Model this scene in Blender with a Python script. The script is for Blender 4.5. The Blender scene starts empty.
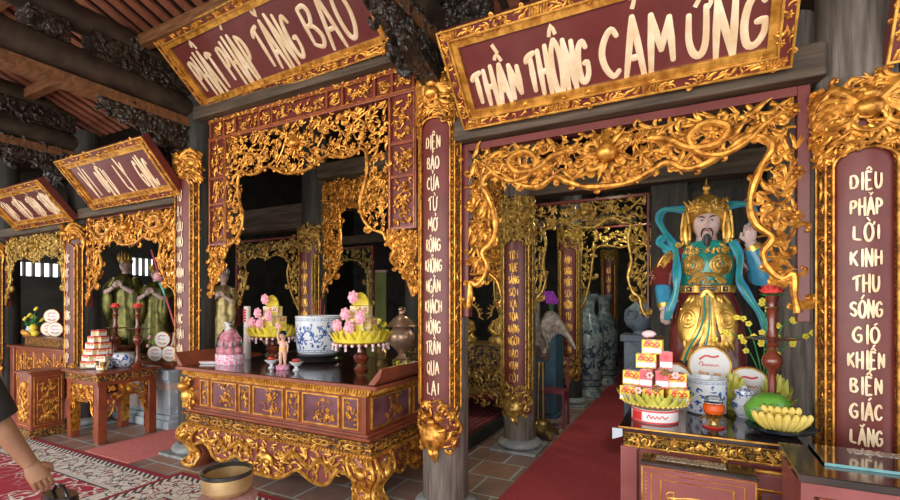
SKY_S = 1.55; EXPO = 0.57
import bpy, bmesh, math, random, unicodedata
from mathutils import Vector, Matrix
PI = math.pi
sin, cos = math.sin, math.cos
SC = bpy.context.scene
COL = SC.collection

# ------------------------------------------------------------------ mesh builder
class MB:
    def __init__(s):
        s.v = []; s.f = []; s.M = None
    def add(s, vs, fs):
        o = len(s.v)
        if s.M is not None:
            s.v += [tuple(s.M @ Vector(p)) for p in vs]
        else:
            s.v += vs
        s.f += [tuple(i + o for i in f) for f in fs]
    def box(s, x0, x1, y0, y1, z0, z1):
        s.add([(x0,y0,z0),(x1,y0,z0),(x1,y1,z0),(x0,y1,z0),(x0,y0,z1),(x1,y0,z1),(x1,y1,z1),(x0,y1,z1)],
              [(0,3,2,1),(4,5,6,7),(0,1,5,4),(1,2,6,5),(2,3,7,6),(3,0,4,7)])
        return s
    def beam(s, a, b, w, h, up=(0,0,1)):
        a = Vector(a); b = Vector(b); d = (b-a).normalized(); u = Vector(up)
        r = d.cross(u).normalized()*w/2; q = r.cross(d).normalized()*h/2
        vs = [tuple(p+i*r+j*q) for p in (a,b) for i,j in ((-1,-1),(1,-1),(1,1),(-1,1))]
        s.add(vs, [(0,3,2,1),(4,5,6,7),(0,1,5,4),(1,2,6,5),(2,3,7,6),(3,0,4,7)])
        return s
    def lathe(s, prof, c=(0,0,0), n=24, sx=1, sy=1, wob=None, cap=True):
        vs = []; fs = []
        for k,(r,z) in enumerate(prof):
            for i in range(n):
                a = 2*PI*i/n
                rr = r*(wob(a,z) if wob else 1)
                vs.append((c[0]+rr*cos(a)*sx, c[1]+rr*sin(a)*sy, c[2]+z))
        for k in range(len(prof)-1):
            for i in range(n):
                j = (i+1) % n
                fs.append((k*n+i, k*n+j, (k+1)*n+j, (k+1)*n+i))
        m = (len(prof)-1)*n
        if cap: fs += [tuple(reversed(range(n))), tuple(range(m, m+n))]
        s.add(vs, fs); return s
    def ball(s, c, r, n=10, m=7, sx=1, sy=1, sz=1):
        return s.lathe([(max(r*sin(PI*k/m), r*.02), -r*sz*cos(PI*k/m)) for k in range(m+1)], c, n, sx, sy)
    def tube(s, pts, rad, n=8, flat=1.0, nrm=None, closed=False):
        # rad: number or list; flat: thickness factor along nrm
        P = [Vector(p) for p in pts]; N = len(P)
        if not isinstance(rad, (list, tuple)): rad = [rad]*N
        vs = []; prev = None
        for i in range(N):
            t = (P[min(i+1,N-1)] - P[max(i-1,0)])
            if t.length < 1e-9: t = Vector((0,0,1))
            t.normalize()
            if nrm is not None: b = Vector(nrm)
            elif prev is None:
                b = Vector((0,0,1)) if abs(t.z) < .9 else Vector((0,1,0))
            else: b = prev
            a = t.cross(b)
            if a.length < 1e-6: a = t.cross(Vector((1,0,0)))
            a.normalize(); b = a.cross(t).normalized(); prev = b
            for k in range(n):
                q = 2*PI*k/n
                vs.append(tuple(P[i] + a*(rad[i]*cos(q)) + b*(rad[i]*flat*sin(q))))
        fs = []
        for i in range(N-1):
            for k in range(n):
                l = (k+1) % n
                fs.append((i*n+k, i*n+l, (i+1)*n+l, (i+1)*n+k))
        if not closed:
            fs.append(tuple(reversed(range(n)))); fs.append(tuple(range((N-1)*n, N*n)))
        s.add(vs, fs); return s
    def prism(s, poly, y0, y1, T=None):
        # poly in (x,z); extruded y0..y1
        n = len(poly)
        vs = [(p[0], y0, p[1]) for p in poly] + [(p[0], y1, p[1]) for p in poly]
        if T: vs = [T(v[0], v[2], v[1]) for v in vs]
        fs = [tuple(range(n)), tuple(reversed(range(n, 2*n)))]
        fs += [((i+1)%n, i, n+i, n+(i+1)%n) for i in range(n)]
        s.add(vs, fs); return s
    def loft(s, rings, n=20, cap=True):
        # rings: (cx,cy,cz,rx,ry[,power])
        vs = []; fs = []
        for r in rings:
            p = r[5] if len(r) > 5 else 1
            for i in range(n):
                a = 2*PI*i/n; c_ = cos(a); s_ = sin(a)
                vs.append((r[0]+r[3]*math.copysign(abs(c_)**p, c_), r[1]+r[4]*math.copysign(abs(s_)**p, s_), r[2]))
        for k in range(len(rings)-1):
            for i in range(n):
                j = (i+1) % n
                fs.append((k*n+i, k*n+j, (k+1)*n+j, (k+1)*n+i))
        if cap:
            fs.append(tuple(reversed(range(n)))); m = (len(rings)-1)*n
            fs.append(tuple(range(m, m+n)))
        s.add(vs, fs); return s
    def build(s, name, mat, parent=None, smooth=True, bevel=0, angle=35):
        me = bpy.data.meshes.new(name)
        me.from_pydata(s.v, [], s.f); me.update()
        if smooth:
            me.polygons.foreach_set('use_smooth', [True]*len(me.polygons))
            me.set_sharp_from_angle(angle=math.radians(angle))
        if mat: me.materials.append(mat)
        o = bpy.data.objects.new(name, me); COL.objects.link(o)
        if parent: o.parent = parent
        if bevel:
            b = o.modifiers.new('bevel', 'BEVEL'); b.width = bevel; b.segments = 2; b.limit_method = 'ANGLE'
            b.harden_normals = False
        return o

def thing(name, label, cat, loc=(0,0,0), rz=0, group=None, rx=0):
    o = bpy.data.objects.new(name, None); COL.objects.link(o)
    o.empty_display_size = .1
    o.location = loc; o.rotation_euler = (rx, 0, rz); o['label'] = label; o['category'] = cat
    if group: o['group'] = group
    return o
def tag(o, label, cat, group=None, kind=None):
    o['label'] = label; o['category'] = cat
    if group: o['group'] = group
    if kind: o['kind'] = kind
    return o
def struct(name, mb, mat, **k):
    o = mb.build(name, mat, None, **k); o['kind'] = 'structure'; return o
def dup(root, loc, rz=None, label=None, scale=None):
    r = root.copy(); COL.objects.link(r); r.location = loc
    if rz is not None: r.rotation_euler = (0,0,rz)
    if scale: r.scale = (scale,)*3
    if label: r['label'] = label
    for ch in list(root.children):
        c = ch.copy(); COL.objects.link(c); c.parent = r
        for g in list(ch.children):
            d = g.copy(); COL.objects.link(d); d.parent = c
    return r

# ------------------------------------------------------------------ materials
def nmat(name):
    m = bpy.data.materials.new(name); m.use_nodes = True
    nt = m.node_tree; return m, nt, nt.nodes, nt.links, nt.nodes['Principled BSDF']
def ramp(N, L, fac, stops, interp='LINEAR'):
    r = N.new('ShaderNodeValToRGB'); r.color_ramp.interpolation = interp
    e = r.color_ramp.elements
    while len(e) < len(stops): e.new(.5)
    for i,(p,c) in enumerate(stops): e[i].position = p; e[i].color = (c[0],c[1],c[2],1)
    L.new(fac, r.inputs[0]); return r.outputs[0]
def tc(N, L, scale=(1,1,1), rot=(0,0,0)):
    t = N.new('ShaderNodeTexCoord'); m = N.new('ShaderNodeMapping')
    m.inputs['Scale'].default_value = scale; m.inputs['Rotation'].default_value = rot
    L.new(t.outputs['Object'], m.inputs[0]); return m.outputs[0]
def noise(N, L, vec, s, d=4, r=.55):
    n = N.new('ShaderNodeTexNoise'); n.inputs['Scale'].default_value = s
    n.inputs['Detail'].default_value = d; n.inputs['Roughness'].default_value = r
    L.new(vec, n.inputs['Vector']); return n.outputs['Fac']
def bump(N, L, B, h, st, dist=.01):
    b = N.new('ShaderNodeBump'); b.inputs['Strength'].default_value = st; b.inputs['Distance'].default_value = dist
    L.new(h, b.inputs['Height']); L.new(b.outputs[0], B.inputs['Normal'])
def plain(name, c1, c2=None, rough=.5, metal=0, ns=12, bs=.15, bsc=40, coat=0, sc=(1,1,1), trans=0, ior=1.45, stops=(.35,.65), bd=.004):
    m,nt,N,L,B = nmat(name)
    v = tc(N, L, sc)
    if c2: L.new(ramp(N, L, noise(N,L,v,ns), [(stops[0],c1),(stops[1],c2)]), B.inputs['Base Color'])
    else: B.inputs['Base Color'].default_value = (*c1,1)
    B.inputs['Roughness'].default_value = rough; B.inputs['Metallic'].default_value = metal
    B.inputs['Coat Weight'].default_value = coat; B.inputs['Coat Roughness'].default_value = .12
    B.inputs['Transmission Weight'].default_value = trans; B.inputs['IOR'].default_value = ior
    if bs: bump(N, L, B, noise(N,L,v,bsc,3), bs, bd)
    return m

GOLD = plain('gilt', (.26,.085,.010), (.86,.40,.065), .34, .62, 22, .3, 120, bd=.003)
GOLDB = plain('gilt_bright', (.42,.17,.02), (.90,.50,.10), .33, .6, 16, .3, 110, bd=.003)
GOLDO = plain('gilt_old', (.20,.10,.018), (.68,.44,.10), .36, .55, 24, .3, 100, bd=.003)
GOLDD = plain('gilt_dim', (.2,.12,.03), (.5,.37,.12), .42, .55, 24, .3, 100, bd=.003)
LAC = plain('maroon_lacquer', (.12,.018,.014), (.16,.028,.022), .42, 0, 5, .05, 60, .1)
LACS = plain('sign_lacquer', (.12,.024,.022), (.155,.036,.032), .25, 0, 4, .04, 40, .4)
LACR = plain('red_brown_lacquer', (.20,.045,.02), (.30,.075,.032), .33, 0, 6, .06, 60, .3)
LACP = plain('dusty_maroon_paint', (.21,.05,.045), (.27,.075,.07), .42, 0, 6, .05, 60, .15)
DARKTOP = plain('dark_polished_top', (.018,.010,.010), (.045,.02,.018), .12, 0, 5, .02, 30, .6)
WOODG = plain('weathered_grey_wood', (.05,.038,.027), (.13,.10,.075), .75, 0, 6, .5, 30, sc=(6,6,.5))
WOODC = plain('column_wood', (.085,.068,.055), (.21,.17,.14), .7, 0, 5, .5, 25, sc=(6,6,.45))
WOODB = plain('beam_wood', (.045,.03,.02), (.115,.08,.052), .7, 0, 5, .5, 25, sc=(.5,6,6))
WOODK = plain('shaded_dark_column_wood', (.022,.02,.017), (.055,.05,.043), .65, 0, 5, .4, 25, sc=(6,6,.45))
WOODD = plain('dark_roof_timber', (.02,.013,.009), (.06,.038,.022), .6, 0, 8, .4, 25)
WOODO = plain('warm_roof_plank', (.10,.042,.016), (.24,.10,.036), .6, 0, 6, .4, 25, sc=(1,5,5))
LATH = plain('red_brown_lath', (.16,.05,.025), (.30,.10,.055), .6, 0, 6, .3, 25)
TILEU = plain('roof_tile_underside', (.035,.018,.012), (.06,.03,.02), .8, 0, 6, .3, 25)
STONE = plain('column_base_stone', (.17,.19,.19), (.33,.35,.34), .7, 0, 9, .4, 30)
STONEB = plain('blue_grey_stone', (.34,.43,.49), (.50,.58,.63), .55, 0, 7, .2, 40)
STONEP = plain('pale_pink_stone', (.58,.48,.44), (.70,.60,.56), .5, 0, 9, .1, 50)
WHITEL = plain('pale_gold_lettering', (.74,.52,.30), (.86,.70,.48), .4, .1, 10, .1, 60)
WHITE = plain('white_glaze', (.72,.76,.8), None, .15, 0, bs=0, coat=.4)
BLUEG = plain('cobalt_glaze', (.02,.07,.30), (.05,.14,.45), .15, 0, 20, 0, coat=.4)
YEL = plain('yellow_paper', (.80,.62,.03), (.92,.78,.10), .5, 0, 12, .1, 50)
YELG = plain('yellow_green_leaf', (.42,.42,.04), (.72,.68,.14), .5, 0, 14, .2, 50)
PINK = plain('pink_paper', (.85,.28,.38), (.95,.50,.58), .5, 0, 14, .1, 50)
PINKP = plain('pale_pink', (.90,.62,.62), None, .5, bs=0)
RED = plain('bright_red', (.62,.03,.03), None, .35, bs=0, coat=.2)
REDL = plain('lotus_red', (.80,.05,.06), (.9,.12,.08), .4, 0, 20, 0)
GREEN = plain('green', (.03,.20,.05), (.06,.33,.08), .45, 0, 12, .1, 50)
GREENF = plain('fruit_green', (.07,.25,.03), (.16,.40,.05), .35, 0, 8, .15, 40, .2)
BANANA = plain('banana_yellow', (.66,.48,.08), (.82,.64,.18), .45, 0, 6, .1, 40)
GOLDS = plain('statue_gold', (.42,.21,.03), (.90,.55,.13), .36, .7, 14, .25, 90, bd=.003)
BLACK = plain('black', (.012,.012,.014), None, .25, bs=0, coat=.3)
REDWOOD = plain('turned_redwood', (.12,.02,.012), (.22,.045,.02), .22, 0, 10, .05, 40, .5)
BRASS = plain('brass', (.50,.34,.10), (.70,.52,.22), .28, .9, 8, .1, 60)
BRASSD = plain('dark_brass', (.16,.10,.03), (.34,.23,.09), .35, .8, 8, .2, 60)
COPPER = plain('aged_copper', (.42,.24,.15), (.62,.42,.30), .35, .7, 12, .3, 60)
SKIN = plain('tan_skin', (.26,.12,.065), (.33,.17,.09), .5, 0, 8, .05, 60)
FACE = plain('painted_face', (.62,.43,.38), (.68,.50,.45), .35, 0, 5, 0, coat=.2)
CLOTHB = plain('black_cloth', (.012,.011,.012), (.03,.026,.026), .85, 0, 10, .3, 80)
SBLUE = plain('statue_blue', (.02,.20,.36), (.05,.32,.48), .3, 0, 8, .05, 50, .4)
STEAL = plain('statue_teal', (.01,.20,.16), (.02,.33,.26), .3, 0, 8, .05, 50, .4)
SMAR = plain('statue_maroon', (.10,.012,.012), (.17,.028,.022), .25, 0, 8, .05, 50, .5)
HAIR = plain('black_hair', (.01,.01,.01), None, .4, bs=0)
GREYW = plain('bronze_feather', (.14,.11,.085), (.36,.30,.24), .5, .3, 16, .4, 60)
BLUEP = plain('dusty_blue_paint', (.035,.09,.14), (.06,.14,.20), .6, 0, 8, .2, 40)
PURP = plain('purple_petal', (.20,.02,.30), (.38,.05,.48), .5, 0, 20, 0)
GLASS = plain('clear_glass', (.9,.95,.95), None, .03, 0, bs=0, trans=1, ior=1.2)
TEALG = plain('teal_glass_edge', (.16,.40,.42), None, .12, 0, bs=0, trans=.3)
AMBER = plain('amber_glass', (.85,.12,.01), None, .08, 0, bs=0, trans=.35)
GLOSSP = plain('dark_glass_panel', (.05,.028,.035), (.12,.06,.07), .1, 0, 6, 0, coat=.5)
def carved(name, gold1, gold2, ground, scale, thr=.5, metal=.6, kind='F1', sc=(1,1,1)):
    # gilt relief over a lacquer ground: the relief has its own colour and a bump
    m,nt,N,L,B = nmat(name); v = tc(N, L, sc)
    n = N.new('ShaderNodeTexNoise'); n.inputs['Scale'].default_value = scale*.5; n.inputs['Detail'].default_value = 2
    L.new(v, n.inputs['Vector'])
    mx = N.new('ShaderNodeMixRGB'); mx.blend_type = 'LINEAR_LIGHT'; mx.inputs[0].default_value = .06
    L.new(v, mx.inputs[1]); L.new(n.outputs['Color'], mx.inputs[2])
    vo = N.new('ShaderNodeTexVoronoi'); vo.feature = kind; vo.inputs['Scale'].default_value = scale
    L.new(mx.outputs[0], vo.inputs['Vector'])
    d = vo.outputs['Distance']
    c = ramp(N, L, d, [(0, gold2),(thr*.7, gold1),(thr, ground)])
    L.new(c, B.inputs['Base Color'])
    mt = N.new('ShaderNodeMapRange'); mt.inputs[1].default_value = thr*.95; mt.inputs[2].default_value = thr*.8
    mt.inputs[3].default_value = 0; mt.inputs[4].default_value = metal
    L.new(d, mt.inputs[0]); L.new(mt.outputs[0], B.inputs['Metallic'])
    B.inputs['Roughness'].default_value = .38
    inv = N.new('ShaderNodeMath'); inv.operation = 'MULTIPLY'; inv.inputs[1].default_value = -1
    L.new(d, inv.inputs[0]); bump(N, L, B, inv.outputs[0], .9, .02)
    return m
CARVE = carved('gilt_relief', (.45,.19,.025), (.88,.52,.10), (.05,.014,.01), 38, .62)
CARVEF = carved('fine_gilt_relief', (.50,.22,.03), (.9,.55,.12), (.07,.018,.012), 70, .62)
CARVEY = carved('yellow_gilt_relief', (.55,.32,.05), (.85,.60,.14), (.06,.02,.012), 60, .6)
CARVED_WOOD = carved('carved_dark_wood', (.03,.02,.014), (.085,.058,.04), (.012,.009,.007), 22, .7, 0)

# ------------------------------------------------------------------ carving strokes
def ident(u, v, n): return (u, n, v)        # plane facing -y: n<0 is towards the viewer
def smooth(pts, k=3):
    # catmull-rom
    out = []; n = len(pts)
    for i in range(n-1):
        p0 = pts[max(i-1,0)]; p1 = pts[i]; p2 = pts[i+1]; p3 = pts[min(i+2,n-1)]
        for j in range(k):
            t = j/k
            out.append(tuple(.5*((2*p1[d]) + (-p0[d]+p2[d])*t + (2*p0[d]-5*p1[d]+4*p2[d]-p3[d])*t*t + (-p0[d]+3*p1[d]-3*p2[d]+p3[d])*t**3) for d in range(len(p1))))
    out.append(tuple(pts[-1])); return out
def stroke(mb, pts, ws, T=ident, depth=0.0, th=.8, n=6):
    # pts: (u,v) list; ws half widths; domed ribbon standing at n = -depth
    vs = []; N_ = len(pts)
    for i in range(N_):
        a = pts[max(i-1,0)]; b = pts[min(i+1,N_-1)]
        tx = b[0]-a[0]; ty = b[1]-a[1]; l = math.hypot(tx, ty) or 1
        nx = -ty/l; ny = tx/l; w = ws[i]; d = depth + (pts[i][2] if len(pts[i]) > 2 else 0)
        for k in range(n):
            q = 2*PI*k/n + PI/n
            vs.append(T(pts[i][0]+nx*w*cos(q), pts[i][1]+ny*w*cos(q), -(d + w*th*sin(q))))
    fs = []
    for i in range(N_-1):
        for k in range(n):
            l = (k+1) % n
            fs.append((i*n+k, (i+1)*n+k, (i+1)*n+l, i*n+l))
    fs.append(tuple(range(n))); fs.append(tuple(reversed(range((N_-1)*n, N_*n))))
    mb.add(vs, fs)
def blob(mb, u, v, r, T=ident, depth=0, th=.8, n=8, m=5):
    vs = []; fs = []
    for k in range(m+1):
        ph = PI*k/m
        for i in range(n):
            a = 2*PI*i/n; rr = r*max(sin(ph), .03)
            vs.append(T(u+rr*cos(a), v+rr*sin(a), -(depth + r*th*cos(ph))))
    for k in range(m):
        for i in range(n):
            j = (i+1) % n; fs.append((k*n+i, (k+1)*n+i, (k+1)*n+j, k*n+j))
    mb.add(vs, fs)
def curl(mb, u, v, a, s, R, T, depth, wf=.13, turn=None, d=None):
    d = d or R.choice((-1,1)); turn = turn or R.uniform(4.0,6.5)
    n = 9; pts = [(u,v)]; st = s/n*1.9
    for i in range(n):
        t = i/n; a += d*turn/n*(.45+1.1*t); st_ = st*(1-.78*t)
        u += st_*cos(a); v += st_*sin(a); pts.append((u,v))
    ws = [s*wf*(.55+.6*sin(PI*min(1,i/n*1.15))) * (1 if i < n else .9) for i in range(n+1)]
    stroke(mb, pts, ws, T, depth); blob(mb, u, v, s*wf*1.0, T, depth+s*.02)
def lick(mb, u, v, a, s, R, T, depth, wf=.12):
    b = R.uniform(-1,1)*1.5; n = 6; pts = [(u,v)]
    for i in range(n):
        t = i/n; a += b/n*(1 if t < .55 else -1.7); u += s/n*cos(a); v += s/n*sin(a); pts.append((u,v))
    ws = [s*wf*x for x in (.55,.95,1.1,.95,.7,.4,.08)]
    stroke(mb, pts, ws, T, depth)
def flower(mb, u, v, s, R, T, depth, k=6):
    a0 = R.uniform(0, 6)
    for i in range(k):
        a = a0 + 2*PI*i/k
        stroke(mb, [(u+.12*s*cos(a), v+.12*s*sin(a)), (u+.32*s*cos(a), v+.32*s*sin(a)), (u+.5*s*cos(a), v+.5*s*sin(a))], [.08*s,.17*s,.06*s], T, depth)
    blob(mb, u, v, s*.17, T, depth+s*.06)
def fan(mb, u, v, a, s, R, T, depth):
    for k in (-1,-.5,0,.5,1): lick(mb, u, v, a+k*.6, s*(1-.25*abs(k)), R, T, depth+R.uniform(0,.01), .1)
def vine(mb, u, v, a, L, R, T, depth, inside, w=.009):
    pts = [(u,v)]; st = .02; b = R.uniform(-9,9)
    for i in range(int(L/st)):
        if R.random() < .2: b = R.uniform(-12,12)
        a += b*st; nu = u+st*cos(a); nv = v+st*sin(a)
        if not inside(nu, nv): break
        u, v = nu, nv; pts.append((u,v))
    if len(pts) > 2: stroke(mb, pts, [w]*len(pts), T, depth)
def fill(mb, inside, box, gap, s, T, seed, layers=1, depth=.01, dl=.02, mix=(.4,.3,.12,.18), centre=None):
    R = random.Random(seed); u0,u1,v0,v1 = box
    for la in range(layers):
        g = gap; y = v0 + R.random()*g
        while y < v1:
            x = u0 + R.random()*g
            while x < u1:
                u = x + R.uniform(-.35,.35)*g; v = y + R.uniform(-.35,.35)*g
                if inside(u, v):
                    a = R.uniform(0, 2*PI)
                    if centre: a = math.atan2(v-centre[1], u-centre[0]) + R.uniform(-1.1,1.1)
                    z = R.random(); sz = s*R.uniform(.75,1.3); dd = depth + la*dl + R.uniform(0, dl)
                    e = sz*.8
                    if not inside(u+e*cos(a), v+e*sin(a)):
                        for q in range(8):
                            a += .8
                            if inside(u+e*cos(a), v+e*sin(a)): break
                        else: sz *= .55
                    if z < mix[0]: curl(mb, u, v, a, sz, R, T, dd)
                    elif z < mix[0]+mix[1]: lick(mb, u, v, a, sz*1.2, R, T, dd)
                    elif z < mix[0]+mix[1]+mix[2]: flower(mb, u, v, sz*.9, R, T, dd)
                    elif z < .92: fan(mb, u, v, a, sz, R, T, dd)
                    else: vine(mb, u, v, a, sz*4, R, T, dd-.004, inside)
                x += g
            y += g
def rect_in(u0,u1,v0,v1): return lambda u,v: u0 <= u <= u1 and v0 <= v <= v1
def dragon(mb, path, r, R, T, depth, head_dir=1):
    p = smooth(path, 5); n = len(p)
    ws = [r*(.35 + .75*sin(PI*min(1, (i/n)*.55+.08))) for i in range(n)]
    stroke(mb, p, ws, T, depth, 1.0, 8)
    for i in range(1, n-1, 1):                                   # spines and flame tufts
        a = math.atan2(p[i+1][1]-p[i-1][1], p[i+1][0]-p[i-1][0])
        sd = 1 if (i//6) % 2 else -1
        nx, ny = -sin(a), cos(a)
        stroke(mb, [(p[i][0]+nx*ws[i]*.7*s_, p[i][1]+ny*ws[i]*.7*s_) for s_ in (1,1.7)] if sd > 0 else [(p[i][0]-nx*ws[i]*.7, p[i][1]-ny*ws[i]*.7), (p[i][0]-nx*ws[i]*1.7, p[i][1]-ny*ws[i]*1.7)], [ws[i]*.3, ws[i]*.05], T, depth+.004)
        if i % 4 == 0: lick(mb, p[i][0], p[i][1], a+PI/2*sd, r*4, R, T, depth-.01, .14)
        if i % 7 == 3: fan(mb, p[i][0], p[i][1], a-PI/2*sd, r*2.6, R, T, depth-.005)
    u, v = p[-1][0], p[-1][1]; a = math.atan2(p[-1][1]-p[-3][1], p[-1][0]-p[-3][0])
    def q(f, s_): return (u + r*(f*cos(a) - s_*sin(a)), v + r*(f*sin(a) + s_*cos(a)))
    blob(mb, *q(.4,0), r*1.35, T, depth+.012)
    stroke(mb, [q(.5,.4), q(1.6,.6), q(2.6,.5), q(3.0,.9)], [r*.8,r*.6,r*.45,r*.25], T, depth+.01)      # snout
    stroke(mb, [q(.5,-.5), q(1.5,-.9), q(2.3,-.9)], [r*.6,r*.4,r*.15], T, depth+.008)                     # jaw
    blob(mb, *q(1.1,1.05), r*.42, T, depth+.03); blob(mb, *q(2.9,.9), r*.35, T, depth+.02)
    for k in (-1.2,-.6,0,.6,1.2): lick(mb, *q(-.3,0), a+PI+k, r*4.2, R, T, depth+.005, .09)               # mane
    for k in (.5,.9): lick(mb, *q(.3,.8), a+PI-k, r*3.6, R, T, depth+.02, .07)                            # horns
    lick(mb, *q(2.4,.2), a+.8, r*3, R, T, depth+.01, .06); lick(mb, *q(2.2,-.4), a-.9, r*3, R, T, depth+.01, .06)

# ------------------------------------------------------------------ brush lettering
GL = {
 'A': [[(0,0),(.28,.62),(.45,1)],[(.45,1),(.66,.55),(.9,0)],[(.18,.36),(.72,.36)]],
 'B': [[(.1,0),(.1,1)],[(.1,1),(.55,.95),(.72,.78),(.5,.56),(.12,.52)],[(.12,.52),(.6,.48),(.85,.26),(.6,.04),(.1,0)]],
 'C': [[(.85,.82),(.6,1),(.25,.85),(.06,.5),(.2,.14),(.55,0),(.86,.16)]],
 'D': [[(.1,0),(.1,1)],[(.1,1),(.6,.92),(.88,.55),(.7,.15),(.1,0)]],
 'E': [[(.12,0),(.12,1)],[(.12,1),(.75,.98)],[(.12,.52),(.62,.52)],[(.12,0),(.78,.02)]],
 'G': [[(.82,.85),(.55,1),(.2,.82),(.05,.45),(.2,.1),(.55,0),(.84,.16),(.86,.46)],[(.5,.46),(.9,.46)]],
 'H': [[(.1,0),(.1,1)],[(.82,0),(.82,1)],[(.1,.5),(.82,.52)]],
 'I': [[(.5,0),(.5,1)]],
 'K': [[(.12,0),(.12,1)],[(.82,.98),(.14,.46)],[(.3,.56),(.86,0)]],
 'L': [[(.15,1),(.12,.3),(.15,0)],[(.15,0),(.8,.04)]],
 'M': [[(.04,0),(.12,1)],[(.12,1),(.48,.35)],[(.48,.35),(.82,1)],[(.82,1),(.94,0)]],
 'N': [[(.1,0),(.1,1)],[(.1,1),(.8,0)],[(.82,0),(.82,1)]],
 'O': [[(.48,1),(.15,.82),(.05,.48),(.18,.14),(.48,0),(.78,.16),(.9,.5),(.78,.84),(.48,1)]],
 'P': [[(.12,0),(.12,1)],[(.12,1),(.6,.95),(.8,.74),(.6,.5),(.14,.44)]],
 'Q': [[(.48,1),(.15,.82),(.05,.48),(.18,.14),(.48,0),(.78,.16),(.9,.5),(.78,.84),(.48,1)],[(.55,.25),(.95,-.08)]],
 'R': [[(.12,0),(.12,1)],[(.12,1),(.6,.95),(.78,.76),(.6,.54),(.14,.5)],[(.4,.5),(.86,0)]],
 'S': [[(.82,.85),(.5,1),(.16,.84),(.2,.6),(.62,.44),(.82,.22),(.55,0),(.1,.12)]],
 'T': [[(.5,0),(.5,1)],[(.02,.86),(.3,.98),(.94,1)]],
 'U': [[(.1,1),(.1,.35),(.3,.02),(.62,.04),(.82,.35),(.82,1)]],
 'V': [[(.04,1),(.45,0)],[(.45,0),(.88,1)]],
 'X': [[(.06,1),(.86,0)],[(.86,1),(.06,0)]],
 'Y': [[(.04,1),(.45,.48)],[(.88,1),(.45,.48)],[(.45,.48),(.45,0)]],
}
MK = {'\u0300': [[(.25,.24),(.6,.06)]], '\u0301': [[(.35,.06),(.7,.26)]], '\u0309': [[(.35,.22),(.55,.3),(.62,.18),(.48,.06)]],
      '\u0303': [[(.2,.08),(.36,.2),(.55,.1),(.75,.22)]], '\u0302': [[(.18,.04),(.46,.2),(.76,.04)]], '\u0306': [[(.2,.2),(.46,.04),(.74,.2)]]}
def word(mb, text, u0, u1, v0, v1, T, depth, w, shape=.25, th=.35, asp=1):
    L_ = []
    for ch in text:
        if ch == '\u0110': L_.append(['D', ['bar']]); continue
        d = unicodedata.normalize('NFD', ch); L_.append([d[0], list(d[1:])])
    wd = [.55 if b == 'I' else (1.15 if b == 'M' else 1) for b,_ in L_]
    tot = sum(wd); W = u1-u0; H = v1-v0; x = 0
    for (b, mk), k in zip(L_, wd):
        cw = W*k/tot
        def tr(p, up=False):
            px = (x + p[0]*k*.86)/tot if b != 'I' else (x + p[0]*k)/tot
            s_ = abs(2*px-1)
            lo = shape*s_**1.6*.8; hi = 1 - .2*(shape > 0)*s_
            return (u0 + px*W, v0 + H*(lo + p[1]*(hi-lo)))
        for st in GL[b]:
            pts = smooth([tr(p) for p in st], 4 if len(st) > 2 else 2)
            n = len(pts); ws = [w*(.9+.35*sin(PI*i/(n-1))) for i in range(n)]
            pts = [pts[0]] + pts + [pts[-1]]
            e = w*.5
            for ei, ej in ((0,2),(-1,-3)):
                dx = pts[ei][0]-pts[ej][0]; dy = pts[ei][1]-pts[ej][1]; l = math.hypot(dx,dy) or 1
                pts[ei] = (pts[ei][0]+dx/l*e, pts[ei][1]+dy/l*e)
            stroke(mb, pts, [w*.45]+ws+[w*.45], T, depth, th, 8)
        off = 1.04
        for m_ in mk:
            if m_ == 'bar': ps = [[(-.06,.52),(.36,.52)]]
            elif m_ == '\u0323': ps = [[(.46,-.2),(.5,-.16)]]
            elif m_ == '\u031b': ps = [[(.84,.92),(1.0,1.0),(1.0,1.14)]]
            else:
                ps = [[(p[0], off+p[1]) for p in s_] for s_ in MK[m_]]; off += .16
            for st in ps:
                pts = smooth([tr(p) for p in st], 2); stroke(mb, pts, [w*.8]*len(pts), T, depth+.001, th, 6)
        x += k
# ================================================================== CAMERA, SKY, LIGHT
cam = bpy.data.objects.new('camera', bpy.data.cameras.new('camera')); COL.objects.link(cam)
cam.location = (0, 0, 1.55); cam.rotation_euler = (PI/2, 0, math.atan(240/460))
cam.data.sensor_width = 36; cam.data.lens = 460/900*36; cam.data.shift_y = 53/900; cam.data.clip_start = .02
SC.camera = cam
W = bpy.data.worlds.new('sky'); SC.world = W; W.use_nodes = True
bg = W.node_tree.nodes['Background']; bg.inputs[0].default_value = (.94,.97,1,1); bg.inputs[1].default_value = SKY_S
def area(name, loc, rot, sx, sy, power, col):
    l = bpy.data.lights.new(name, 'AREA'); l.shape = 'RECTANGLE'; l.size = sx; l.size_y = sy; l.energy = power; l.color = col
    o = bpy.data.objects.new(name, l); COL.objects.link(o); o.location = loc; o.rotation_euler = rot; return o
def lamp(name, loc, power, col, r=.08):
    l = bpy.data.lights.new(name, 'POINT'); l.energy = power; l.color = col; l.shadow_soft_size = r
    o = bpy.data.objects.new(name, l); COL.objects.link(o); o.location = loc; return o
SC.view_settings.view_transform = 'Standard'; SC.view_settings.look = 'None'
SC.view_settings.gamma = 1; SC.view_settings.use_curve_mapping = False
SC.view_settings.exposure = EXPO

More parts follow.
